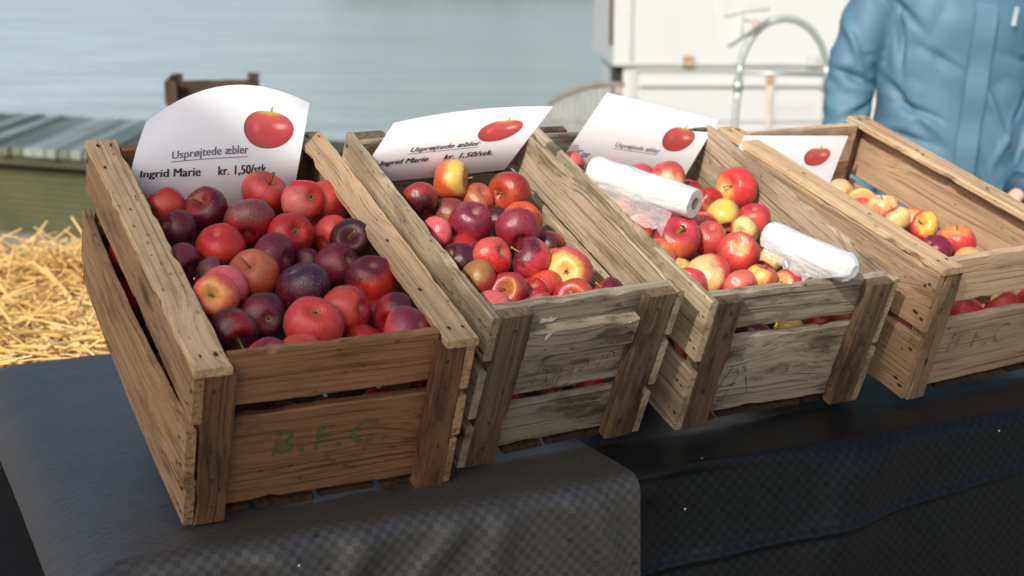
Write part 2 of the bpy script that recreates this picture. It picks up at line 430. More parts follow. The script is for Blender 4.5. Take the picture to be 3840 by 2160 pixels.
M['straw_core'] = simple('straw_core', (.44, .28, .10), rough=.9, scale=30, col2=(.24, .13, .04), bump=1)
M['white_paint'] = simple('white_trailer_paint', (.475, .505, .515), rough=.4, noise_amt=.02, scale=2)
M['offwhite'] = simple('off_white_metal', (.42, .45, .45), rough=.45, noise_amt=.05, scale=6)
M['groove'] = simple('grey_seam', (.22, .23, .20), rough=.7, scale=5, col2=(.30, .28, .22))
M['rust'] = simple('rusty_steel', (.30, .17, .08), rough=.8, scale=25, col2=(.38, .33, .26))
M['rust_light'] = simple('rust_run', (.46, .40, .34), rough=.6, scale=12, col2=(.48, .46, .42))
M['rubber'] = simple('black_rubber', (.012, .012, .013), rough=.6)
M['lens'] = simple('tail_lens', (.62, .40, .36), rough=.2)
M['steel'] = simple('galvanised_tube', (.42, .48, .46), rough=.35, metal=.6, noise_amt=.06, scale=15)
M['strap'] = simple('grey_strap', (.22, .25, .24), rough=.7)
M['fence'] = simple('pale_wire', (.34, .34, .31), rough=.7, scale=8)
M['fence_rail'] = simple('weathered_rail', (.20, .19, .165), rough=.8, scale=10)
M['skin'] = simple('skin', (.62, .38, .29), rough=.5, noise_amt=.05, scale=20)
M['hair'] = simple('hair', (.10, .07, .05), rough=.6)
M['trousers'] = simple('dark_trousers', (.02, .025, .04), rough=.8, scale=30)
M['boots'] = simple('boots', (.03, .022, .016), rough=.6)
M['jacket'] = simple('blue_jacket_cloth', (.070, .162, .232), rough=.6, noise_amt=.04, scale=6, col2=(.063, .149, .216))
M['jacket_trim'] = simple('jacket_trim', (.077, .172, .243), rough=.55, noise_amt=.03)
M['reflective'] = simple('pale_jacket_print', (.62, .70, .78), rough=.35)
M['stripe_dark'] = simple('navy_cuff', (.035, .08, .13), rough=.6)
M['staple'] = simple('bent_staple', (.45, .43, .40), rough=.4, metal=.6)
M['staple_rust'] = simple('rusty_staple', (.30, .13, .06), rough=.8)
M['flake'] = simple('paper_flake', (.75, .74, .70), rough=.8)
def paint_ink(name, col, thr):
    m, n, b = new_mat(name)
    out = n.nodes['Material Output']
    tc = N(n, 'ShaderNodeTexCoord')
    no = N(n, 'ShaderNodeTexNoise', in_={'Scale': 1.0, 'Detail': 6, 'Roughness': .7}); n.links.new(vmul(n, tc.outputs['Object'], (60, 300, 60)), no.inputs['Vector'])
    tp = N(n, 'ShaderNodeBsdfTransparent')
    b.inputs['Base Color'].default_value = (*col, 1); b.inputs['Roughness'].default_value = .8
    mx = N(n, 'ShaderNodeMixShader')
    n.links.new(remap(n, no.outputs['Fac'], thr - .12, thr + .12, .95, .1), mx.inputs[0]); n.links.new(tp.outputs[0], mx.inputs[1]); n.links.new(b.outputs[0], mx.inputs[2])
    n.links.new(mx.outputs[0], out.inputs['Surface'])
    return m
M['stencil'] = paint_ink('worn_green_stencil', (.090, .110, .032), .53)
M['stencil_faint'] = paint_ink('faded_green_stencil', (.13, .16, .075), .42)
M['crayon_red'] = paint_ink('faded_red_crayon', (.17, .10, .075), .44)
M['crayon_blue'] = paint_ink('faded_blue_crayon', (.05, .10, .13), .50)
def water_mat():
    m, n, b = new_mat('harbour_water')
    tc = N(n, 'ShaderNodeTexCoord')
    P = tc.outputs['Object']
    n1 = N(n, 'ShaderNodeTexNoise', in_={'Scale': 1.0, 'Detail': 4, 'Distortion': .4}); n.links.new(vmul(n, P, (.55, 1.5, 1)), n1.inputs['Vector'])
    n2 = N(n, 'ShaderNodeTexNoise', in_={'Scale': 1.0, 'Detail': 3}); n.links.new(vmul(n, P, (2.2, 5.5, 1)), n2.inputs['Vector'])
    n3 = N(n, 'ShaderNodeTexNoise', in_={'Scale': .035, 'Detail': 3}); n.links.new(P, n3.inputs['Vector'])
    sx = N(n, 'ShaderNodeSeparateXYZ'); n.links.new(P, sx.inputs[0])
    tree_tint = math_(n, 'ADD', math_(n, 'DIVIDE', sx.outputs[0], math_(n, 'ADD', math_(n, 'ABSOLUTE', sx.outputs[1]), 4.0)), math_(n, 'MULTIPLY', n3.outputs['Fac'], .35))
    c = mixc(n, remap(n, tree_tint, -.22, .20), (.49, .60, .625), (.318, .362, .318))      # tree reflection put into the colour: greener and darker to the right
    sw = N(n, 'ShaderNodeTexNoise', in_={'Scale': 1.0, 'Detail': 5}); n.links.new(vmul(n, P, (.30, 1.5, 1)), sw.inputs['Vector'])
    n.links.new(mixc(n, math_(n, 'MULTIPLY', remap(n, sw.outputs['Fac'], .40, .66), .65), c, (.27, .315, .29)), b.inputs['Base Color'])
    b.inputs['Roughness'].default_value = .22
    b.inputs['IOR'].default_value = 1.33
    b.inputs['Specular IOR Level'].default_value = .5
    bp = N(n, 'ShaderNodeBump', in_={'Strength': .9, 'Distance': .14})
    n.links.new(math_(n, 'ADD', n1.outputs['Fac'], math_(n, 'MULTIPLY', n2.outputs['Fac'], .35)), bp.inputs['Height'])
    n.links.new(bp.outputs[0], b.inputs['Normal'])
    return m
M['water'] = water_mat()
M['quay'] = simple('quay_paving', (.26, .24, .20), rough=.85, noise_amt=.12, scale=1.5, bump=.3)
M['quay_wall'] = simple('quay_stone', (.20, .19, .16), rough=.9, scale=2)
M['leaf'] = simple('shore_foliage', (.07, .10, .04), rough=.7, scale=.3, col2=(.11, .13, .06))
M['plaster'] = simple('hall_plaster', (.68, .64, .58), rough=.9, scale=2)  # pale faces of the added shade block, to bounce light back
M['rooftile'] = simple('hall_roof', (.16, .08, .06), rough=.8, scale=4)  # top of the added shade block
M['table'] = simple('table_ply', (.36, .27, .17), rough=.7)

# ================================================================== SETTING
Zg = -0.75
g = MB()
def slab(mb, poly, z0, z1, mi=0):
    n = len(poly)
    v = [(x, y, z1) for x, y in poly] + [(x, y, z0) for x, y in poly]
    f = [tuple(range(n)), tuple(range(2*n - 1, n - 1, -1))] + [(i, i + n, (i + 1) % n + n, (i + 1) % n) for i in range(n)]
    f = [f[0], f[1]] + [tuple(reversed(q)) for q in f[2:]]
    mb.add(v, f, mi)
slab(g, [(-40, -60), (60, -60), (60, 17.5), (2, 14.6), (-1.2, 10.2), (-40, 13.5)], -2.4, Zg)
tag(g.build('ground', M['quay']), kind='structure')
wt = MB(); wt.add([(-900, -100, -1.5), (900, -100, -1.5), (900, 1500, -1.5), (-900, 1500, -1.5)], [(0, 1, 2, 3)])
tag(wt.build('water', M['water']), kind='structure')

# far shore : wooded land across the harbour, above the picture but mirrored in the water
random.seed(5)
def leaf_clump(mb, c, r, n, s):
    for _ in range(n):
        d = Vector((random.gauss(0, 1), random.gauss(0, 1), random.gauss(0, 1))).normalized() * r * random.uniform(.4, 1)
        p = Vector(c) + Vector((d.x, d.y, d.z * .8))
        a = Vector((random.gauss(0, 1), random.gauss(0, 1), random.gauss(0, 1))).normalized() * s
        b_ = a.orthogonal().normalized() * s * random.uniform(.5, 1)
        mb.add([p - a, p + b_, p + a, p - b_], [(0, 1, 2, 3)])
fw = MB()
for i in range(90):
    x = random.uniform(-25, 190); hgt = random.uniform(9, 17)
    leaf_clump(fw, (x, random.uniform(200, 235), hgt * .55 - 1), hgt * .5, 60, 1.5)
tag(fw.build('far_wood', M['leaf']), label='distant wooded shore across the harbour water', cat='wood', kind='stuff')
sl = MB(); slab(sl, [(-300, 195), (400, 190), (400, 400), (-300, 400)], -2.5, -.6)
tag(sl.build('far_shore_land', M['quay_wall']), kind='structure')

# added unseen block behind the photographer, outline shaped to shade the near stall
sh = Vector((-sin(SUN_AZ), -cos(SUN_AZ), 0)); ux = Vector((cos(SUN_AZ), -sin(SUN_AZ), 0))
HD = 6.0
SHADE_EDGE = [(-2.06, .70), (-1.46, 1.24), (-1.325, 1.335), (-1.15, 1.26), (-.74, 1.015), (-.62, 1.085), (-.43, 1.215), (-.34, 1.285), (-.13, 1.45), (.55, 1.92)]
def caster_pt(u, v, back):
    wz = (v + HD * sin(SUN_EL)) / cos(SUN_EL)
    return sh * (HD + back) + ux * u + Vector((0, 0, wz))
caster = empty('market_hall', (sh * HD + Vector((0, 0, Zg))))
tag(caster, 'plastered market hall with uneven roofline behind the photographer', 'building')
mbw = MB()
top = [caster_pt(u, v, 0) for u, v in SHADE_EDGE]; bk = [caster_pt(u, v, 5) for u, v in SHADE_EDGE]
bot = [Vector((p.x, p.y, Zg)) for p in top]; botb = [Vector((p.x, p.y, Zg)) for p in bk]
nR = len(top)
vv = top + bot + bk + botb
ff = [(i, i + 1, nR + i + 1, nR + i) for i in range(nR - 1)] + [(2*nR + i + 1, 2*nR + i, 3*nR + i, 3*nR + i + 1) for i in range(nR - 1)]
ff += [(0, nR, 3*nR, 2*nR), (nR - 1, 2*nR + nR - 1, 3*nR + nR - 1, nR + nR - 1)]
mbw.add([p - caster.location for p in vv], ff); mbw.build('wall', M['plaster'], caster)
mbr = MB()
mbr.add([p - caster.location + Vector((0, 0, .004)) for p in top + bk], [(i + 1, i, nR + i, nR + i + 1) for i in range(nR - 1)])
mbr.build('roof', M['rooftile'], caster)

# ================================================================== wooden landing
def jetty():
    e1 = Vector((.906, -.42, 0)); e2 = Vector((-.06, 1.0, 0)) * 1.72
    org = Vector((-2.5, 7.56, -.25))
    root = empty('wooden_landing', (org.x, org.y, Zg))
    tag(root, 'raised mossy wooden landing with boarded front at the water edge', 'landing stage')
    rel = org - root.location
    random.seed(2)
    mb = MB(); s = -4.2
    while s < 1.32:
        wd = .072; a = rel + e1 * s; b_ = a + e1 * wd
        ov = random.uniform(-.05, .03); zt = random.uniform(-.004, .004)
        far = e2 * (1 + random.uniform(-.015, .02))
        lo = Vector((0, 0, -.045)); up = Vector((0, 0, zt))
        nf = e2.normalized() * ov * .4
        P = [a + nf, b_ + nf, b_ + far, a + far]
        mb.add([p + lo for p in P] + [p + up for p in P], [(3,2,1,0),(4,5,6,7),(0,1,5,4),(1,2,6,5),(2,3,7,6),(3,0,4,7)], random.choice((0, 0, 1, 1, 2, 2, 2)))
        s += wd + .012
    mb.build('deck_planks', [M['deck'], M['deck_b'], M['deck_c']], root)
    nrm = Vector((-.42, -.906, 0))
    mb = MB()
    def strip(mb, s0, s1, z0, z1, inset, th):
        a = rel + e1 * s0 - nrm * inset; b_ = rel + e1 * s1 - nrm * inset
        P = [a, b_, b_ - nrm * th, a - nrm * th]
        mb.add([p + Vector((0, 0, z0)) for p in P] + [p + Vector((0, 0, z1)) for p in P], [(3,2,1,0),(4,5,6,7),(0,1,5,4),(1,2,6,5),(2,3,7,6),(3,0,4,7)])
    strip(mb, -4.15, 1.28, -.10, -.047, .02, .05)
    mb.build('edge_beam', M['deck_dark'], root)
    mb = MB(); z = -.135
    while z > -.5:
        strip(mb, -4.1, 1.25, z - .030, z, .10 + random.uniform(0, .006), .02); z -= .0335
    mb.build('front_boards', M['deck_face'], root)
    mb = MB(); strip(mb, -4.1, 1.25, -.5, -.06, .16, 1.3); mb.build('dark_core', M['deck_dark'], root)
jetty()

# ================================================================== CRATES
def board(name, parent, org, X, Y, L, Wd, T, mat, seed, nails=(), rough=.0012, chips=0, bow=.0, chip_d=.0055, bev=.0016):
    """grain runs along local x (0..L), width along y (0..Wd), thickness z (0..T, +z is the outside)"""
    rnd = random.Random(seed)
    X = Vector(X).normalized(); Y = Vector(Y).normalized(); Zv = X.cross(Y)
    n = max(5, int(L / .012))
    chipset = [(rnd.uniform(.05, .95) * L, rnd.uniform(.006, .022), rnd.uniform(.4, 1) * chip_d, rnd.choice((0, 1)), rnd.choice((0, 1))) for _ in range(chips)]
    mb = MB(); v = []
    prof = [(0, bev), (bev, 0), (Wd - bev, 0), (Wd, bev), (Wd, T - bev), (Wd - bev, T), (bev, T), (0, T - bev)]
    sx = rnd.uniform(0, 100)
    for i in range(n + 1):
        x = L * i / n
        e0 = noise.noise(Vector((x * 22, sx, 0))) * rough * 1.2 + noise.noise(Vector((x * 90, sx, 3))) * rough * .8
        e1 = noise.noise(Vector((x * 22, sx, 7))) * rough * 1.2 + noise.noise(Vector((x * 90, sx, 9))) * rough * .8
        bw = bow * (1 - (2 * x / L - 1) ** 2)
        xe = x + (rnd.uniform(-1, 1) * rough * .8 if i in (0, n) else 0)
        for (y, z) in prof:
            yy = y + (e0 if y < Wd / 2 else e1); zz = z + bw + noise.noise(Vector((x * 14, y * 14, sx))) * rough * .35
            for (cx, cw, cd, cy, cz) in chipset:
                if abs(x - cx) < cw and (cy == (y > Wd / 2)) and (cz == (z > T / 2)):
                    k = cd * (1 - abs(x - cx) / cw) ** .5
                    yy += k if y < Wd / 2 else -k
            v.append((xe, yy, zz))
    m = len(prof); f = []
    for i in range(n):
        for k in range(m):
            k2 = (k + 1) % m
            f.append((i*m + k, (i+1)*m + k, (i+1)*m + k2, i*m + k2))
    f.append(tuple(range(m))); f.append(tuple(reversed(range(n*m, n*m + m))))
    f = [tuple(reversed(q)) for q in f]
    mb.add(v, f, 0)
    for (nx, ny) in nails:
        r = rnd.uniform(.0011, .0027); st = rnd.uniform(1.2, 2.8)
        ring = []
        for k in range(9):
            q = 2 * pi * k / 9; rr = r * rnd.uniform(.7, 1.25)
            ring.append((nx + cos(q) * rr * st, ny + sin(q) * rr, T + bow * (1 - (2 * nx / L - 1) ** 2) + .0009))
        mb.add(ring, [tuple(range(9))], 1)
    o = mb.build(name, [mat, M['nail']], parent)
    R3 = Matrix((X, Y, Zv)).transposed().to_4x4()
    o.matrix_local = Matrix.Translation(Vector(org)) @ R3
    return o

def crate(name, label, fr, W, L, H, lay, mats, seed, group):
    org, ex, ey, ez = fr
    R = Matrix((Vector(ex), Vector(ey), Vector(ez))).transposed()
    root = empty(name, org, R)
    tag(root, label, 'crate', group)
    mw, mp, ms = mats
    s = seed * 100
    rnd = random.Random(seed)
    cap = lay.get('cap'); zt = H - .0115 if cap else H
    pw = lay['pw']; t = .0118
    zhat, xhat, yhat = (0, 0, 1), (1, 0, 0), (0, 1, 0)
    # corner posts, outside the end boards
    for (x0, yy, fl) in ((t + .0003, 0, 0), (W - t - pw - .0003, 0, 0), (t + .0003, L, 1), (W - t - pw - .0003, L, 1)):
        dz = rnd.uniform(-.003, .0) if not cap else 0
        nl = [(zt * q, pw * rnd.uniform(.35, .7)) for q in (.12, .3, .5, .72, .9)]
        if fl == 0:
            board('corner_post', root, (x0 + pw, .0182, .001), zhat, (-1, 0, 0), zt + dz - .001, pw, .0182, mp, s, nl, rough=.0014, chips=7, chip_d=.003)
        else:
            board('corner_post', root, (x0, L - .0182, .001), zhat, xhat, zt + dz - .001, pw, .0182, mp, s, nl, rough=.0014, chips=7, chip_d=.003)
        s += 1
    # end boards
    for nm, key in (('end_board', 'front'), ('end_board', 'rear')):
        for (z0, z1) in lay[key]:
            xa = .043 if (cap and z1 > zt - .002) else t + .0006
            ln = W - 2 * xa
            if key == 'front':
                o = board('end_board', root, (xa, .0316, z0), xhat, zhat, ln, z1 - z0, .0132, mw, s, rough=.0013, chips=lay.get('chips', 2) * 3)
            else:
                o = board('end_board', root, (W - xa, L - .0316, z0), (-1, 0, 0), zhat, ln, z1 - z0, .0132, mw, s, rough=.0012, chips=1)
            s += 1
    # long side boards
    for side in (0, 1):
        for ent in lay['left' if side == 0 else 'right']:
            z0, z1 = ent[:2]; tl, out_, bw_ = ent[2:] if len(ent) > 2 else (0, 0, rnd.uniform(-.001, .002))
            hh = z1 - z0
            nl = [(x + rnd.uniform(-.003, .005), hh * (q + rnd.uniform(-.08, .08))) for x in (.010, L - .014) for q in (.25, .72)]
            if side == 0: nl = [nl[0], nl[1]] + [(L - .022 - rnd.uniform(0, .008), hh * q) for q in (.25, .72)] + nl[2:]
            y0 = rnd.uniform(.0008, .003)
            if side == 0:
                board('side_board', root, (t - out_, L - y0, z0), (0, -1, tl), (0, tl, 1), L - 2 * y0, hh, t, ms, s, nl, rough=.0014, chips=6, bow=bw_)
            else:
                board('side_board', root, (W - t, y0, z0), yhat, zhat, L - 2 * y0, hh, t, ms, s, nl, rough=.0014, chips=6, bow=rnd.uniform(-.001, .002))
            s += 1
    # floor slats
    nb = 4; bwid = (W - 2 * t - .002 - (nb - 1) * .008) / nb
    for k in range(nb):
        board('floor_slat', root, (t + .001 + k * (bwid + .008), .0185 + rnd.uniform(0, .004), .0012), yhat, (1, 0, 0), L - .045, bwid, .0075, M['wood_old'], s, rough=.002, chips=2) ; s += 1
    if cap:
        for x0 in (-.001, W - .0415):
            nl = [(yy, .0425 * q) for yy in (.016, .020, L - .022) for q in (.3, .72)] + [(rnd.uniform(.05, L - .05), rnd.uniform(.006, .036)) for _ in range(4)]
            board('top_rail', root, (x0, L + .001, H - .0112), (0, -1, 0), xhat, L + .003, .0425, .0112, lay.get('capmat', ms), s, nl, rough=.0013, chips=8, chip_d=.005)
            s += 1
    if 'batten' in lay:
        z0, z1 = lay['batten']
        board('handle_batten', root, (t + pw + .002, .0181, z0), xhat, zhat, W - 2 * (t + pw) - .004, z1 - z0, .0165, mw, s, [(.03, .014), (W * .55, .02)], rough=.0018, chips=3)
    return root

FR = [
 (((-.3882, 1.5704, .0012), (.8849, .4657, -.0105), (-.4329, .8305, .3506), (.172, -.3057, .9365)), .3477, .5685, .2290),
 (((-.0735, 1.7733, .0012), (.8595, .511, .0082), (-.4681, .7806, .4142), (.2053, -.3599, .9101)), .2952, .4665, .2488),
 (((.2321, 1.9349, .0012), (.8777, .4791, -.0086), (-.4437, .8195, .3627), (.1808, -.3146, .9319)), .3430, .5366, .2205),
 (((.5992, 2.0853, .0012), (.858, .5134, .0152), (-.4943, .8175, .2955), (.1393, -.261, .9552)), .3460, .5448, .2310)]
GB = 'apple crates tilted on the stall'
LAY = [
 dict(cap=True, pw=.038, front=[(.0095, .139), (.157, .2285)], rear=[(.0095, .11), (.125, .2285)], left=[(.0015, .070, 0, .0005, .004), (.038, .121, .036, .0035, .0075), (.151, .2170)], right=[(.0015, .072), (.08, .142), (.150, .2170)], chips=2, capmat=M['wood_brown_rail']),
 dict(pw=.047, front=[(.0095, .080), (.098, .168), (.1745, .2485)], rear=[(.0095, .09), (.105, .172), (.18, .2460)], left=[(.002, .072), (.085, .162), (.181, .2480)], right=[(.002, .075), (.09, .165), (.176, .2488)], batten=(.171, .214), chips=3),
 dict(pw=.045, front=[(.0095, .139), (.157, .2203)], rear=[(.0095, .10), (.115, .218)], left=[(.0015, .104), (.121, .2205)], right=[(.0015, .10), (.108, .2205)], chips=2),
 dict(cap=True, pw=.036, front=[(.0065, .121), (.154, .2300)], rear=[(.0095, .10), (.115, .228)], left=[(.0035, .108), (.121, .219)], right=[(.0035, .106), (.119, .206)], chips=1, capmat=M['wood_brown_rail'])]
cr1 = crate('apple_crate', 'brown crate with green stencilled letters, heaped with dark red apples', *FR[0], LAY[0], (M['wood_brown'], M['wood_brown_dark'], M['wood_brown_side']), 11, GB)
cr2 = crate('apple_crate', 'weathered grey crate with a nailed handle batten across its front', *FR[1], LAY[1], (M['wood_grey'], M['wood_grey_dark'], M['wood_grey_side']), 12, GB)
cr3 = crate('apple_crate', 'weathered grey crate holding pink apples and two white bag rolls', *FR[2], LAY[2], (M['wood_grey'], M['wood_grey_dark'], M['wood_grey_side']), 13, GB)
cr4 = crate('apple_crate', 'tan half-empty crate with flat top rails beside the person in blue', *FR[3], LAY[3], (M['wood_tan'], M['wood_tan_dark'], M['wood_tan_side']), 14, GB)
for b_ in cr4.children:                                  # shade on its lower boards is put into a darker, greyer colour
    if b_.name.startswith(('side_board', 'end_board')) and b_.matrix_local.translation.z < .05 and b_.matrix_local.translation.x < .2 and b_.matrix_local.translation.y < .1 or (b_.name.startswith('side_board') and b_.matrix_local.translation.x < .1 and b_.matrix_local.translation.z < .05):
        b_.data.materials[0] = M['wood_drab']
for b_ in cr3.children:                                  # right-hand side boards of this crate are paler and browner than its ends
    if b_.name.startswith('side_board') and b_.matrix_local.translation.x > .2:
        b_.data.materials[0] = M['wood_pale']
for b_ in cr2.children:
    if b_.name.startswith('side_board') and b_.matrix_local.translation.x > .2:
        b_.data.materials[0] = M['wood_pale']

# lettering ---------------------------------------------------------
def text_mesh(s, size=1.0, bold=0.0, shear=0.0, spacing=1.0, track=0.0):
    cu = bpy.data.curves.new('t', 'FONT'); cu.body = s; cu.size = size; cu.offset = bold; cu.shear = shear
    cu.space_character = spacing; cu.resolution_u = 4; cu.fill_mode = 'FRONT'
    o = bpy.data.objects.new('t', cu); C.objects.link(o)
    dg = bpy.context.evaluated_depsgraph_get(); dg.update()
    me = bpy.data.meshes.new_from_object(o.evaluated_get(dg))
    v = [p.co.copy() for p in me.vertices]; f = [tuple(p.vertices) for p in me.polygons]
    bpy.data.objects.remove(o); bpy.data.curves.remove(cu); bpy.data.meshes.remove(me)
    return v, f

def on_front(cr, name, v, f, x0, z0, yf, mat, sx=1.0, sz=1.0, slope=0.0):
    mb = MB(); mb.add([(x0 + p.x * sx, yf, z0 + p.y * sz + p.x * sx * slope) for p in v], f)
    return mb.build(name, mat, cr)
YF = .0184 - .0012
def yf_board(): return .0316 - .0132 - .0011
v, f = text_mesh('B.F.C.', .050, bold=.0007, shear=.12, spacing=1.22)
wd = max(p.x for p in v)
on_front(cr1, 'stencil_lettering', v, f, .103, .076, yf_board(), M['stencil'], sx=.152 / wd)
v, f = text_mesh('5', .022, bold=.0002, shear=.15)
on_front(cr1, 'stencil_lettering', v, f, .172, .054, yf_board(), M['stencil'])
v, f = text_mesh('B.F.C', .050, bold=.0006, shear=.1, spacing=1.3)
on_front(cr4, 'stencil_lettering', v, f, .085, .062, yf_board(), M['stencil_faint'])
def strokes(cr, name, segs, wdt, mat):
    mb = MB(); y = yf_board()
    for pts in segs:
        for (a, b_) in zip(pts[:-1], pts[1:]):
            d = Vector((b_[0] - a[0], b_[1] - a[1])); d.normalize(); nx, nz = -d.y * wdt / 2, d.x * wdt / 2
            mb.add([(a[0] - nx, y, a[1] - nz), (b_[0] - nx, y, b_[1] - nz), (b_[0] + nx, y, b_[1] + nz), (a[0] + nx, y, a[1] + nz)], [(0, 1, 2, 3)])
    return mb.build(name, mat, cr)
# white paint smear on the battened crate
def blot(cr, pts, y, mat):
    mb = MB(); mb.add([(x, y, z) for x, z in pts], [tuple(range(len(pts)))]); return mb.build('paint_smear', mat, cr)
blot(cr2, [(.083, .2175), (.088, .2160), (.094, .2185), (.101, .2165), (.107, .2190), (.110, .2230), (.104, .2215), (.099, .2250), (.095, .2220), (.089, .2245), (.084, .2225)], yf_board(), M['flake'])
blot(cr2, [(.086, .2020), (.089, .2010), (.090, .2050), (.093, .2070), (.095, .2120), (.089, .2125), (.086, .2080)], .0006, M['flake'])
blot(cr2, [(.214, .2085), (.219, .2075), (.220, .2105), (.215, .2112)], .0006, M['flake'])
strokes(cr3, 'crayon_mark', [[(.062, .028), (.076, .062), (.090, .092)], [(.070, .055), (.104, .058)], [(.085, .024), (.098, .06), (.108, .088)], [(.110, .088), (.122, .060), (.131, .036)]], .0022, M['crayon_blue'])
hx = lambda k: .105 + k * .026
strokes(cr2, 'crayon_mark', [[(.098, .112), (.108, .156)], [(.112, .118), (.118, .135), (.120, .112)], [(.100, .133), (.116, .136)],
    [(.131, .117), (.140, .134), (.134, .138), (.129, .126), (.131, .117)], [(.140, .134), (.138, .102), (.130, .101)],
    [(.152, .119), (.160, .136), (.154, .139), (.150, .128), (.152, .119)], [(.160, .136), (.157, .104), (.150, .103)],
    [(.172, .121), (.181, .138), (.176, .142), (.171, .131), (.172, .121)], [(.181, .138), (.186, .122)],
    [(.198, .124), (.206, .143), (.199, .143)], [(.212, .127), (.221, .146), (.214, .148), (.210, .137), (.212, .127)], [(.221, .146), (.226, .131)]], .0019, M['crayon_red'])
# bent staples left in the front of the bag-roll crate
def staple(x, z, rust):
    mb = MB(); y = yf_board()
    mb.tube([(x, y + .004, z + .003), (x + .0005, y - .004, z + .002), (x + .002, y - .005, z - .003), (x + .0015, y - .001, z - .006)], .0008, 5)
    if not rust: mb.box((x - .003, y - .0035, z - .003), (x + .004, y - .0028, z + .003))
    mb.build('staple', M['staple_rust' if rust else 'staple'], cr3)
for a in ((.098, .106, 1), (.101, .083, 0), (.193, .111, 0), (.176, .082, 1), (.190, .078, 1), (.215, .108, 1)): staple(*a)

# timber blocks that prop up the rear of each crate
def prop_block(fr, W, L, label):
    org, ex, ey, ez = [Vector(q) for q in fr]
    ctr = org + ex * (W / 2) + ey * (L * .80)
    zb = ctr.z - .012
    root = empty('prop_block', (ctr.x, ctr.y, .0015), Matrix.Rotation(atan2(ex.y, ex.x), 3, 'Z'))
    tag(root, label, 'timber block', 'blocks under the crates')
    for k in range(2):
        mb = MB(); mb.box((-W * .26, -.03, k * (zb * .42) + k * .001), (W * .26, .03, (k + 1) * (zb * .42)))
        mb.build('timber', M['block'], root)
for q, nm in zip(FR, ('stencilled', 'battened', 'bag-roll', 'tan')):
    prop_block(q[0], q[1], q[2], 'dark timber block hidden under the raised rear of the %s crate' % nm)

# stack of dark crates on the quay behind the first card
dark = [((-1.305, 5.42, Zg + k * .2535), (.985, .17, 0), (-.17, .985, 0), (0, 0, 1)) for k in range(4)]
DL = dict(pw=.034, front=[(.0095, .11), (.222, .250)], rear=[(.0095, .215)], left=[(.0015, .12), (.16, .2480)], right=[(.0015, .12), (.16, .2490)], chips=1)
DLAB = ['bottom crate of the dark stack behind the first price card', 'second crate up in the dark stack behind the first price card', 'third crate up in the dark stack behind the first price card', 'empty dark brown crate on top of the stack against the water']
for k in range(4):
    q = dark[k]
    q = ((q[0][0] - (.02 if k % 2 else 0), q[0][1], q[0][2]), q[1], q[2], q[3])
    crate('dark_crate', DLAB[k], q, .355, .45, .252, DL, (M['wood_old'], M['wood_old'], M['wood_old']), 30 + k, 'dark crates stacked by the water')

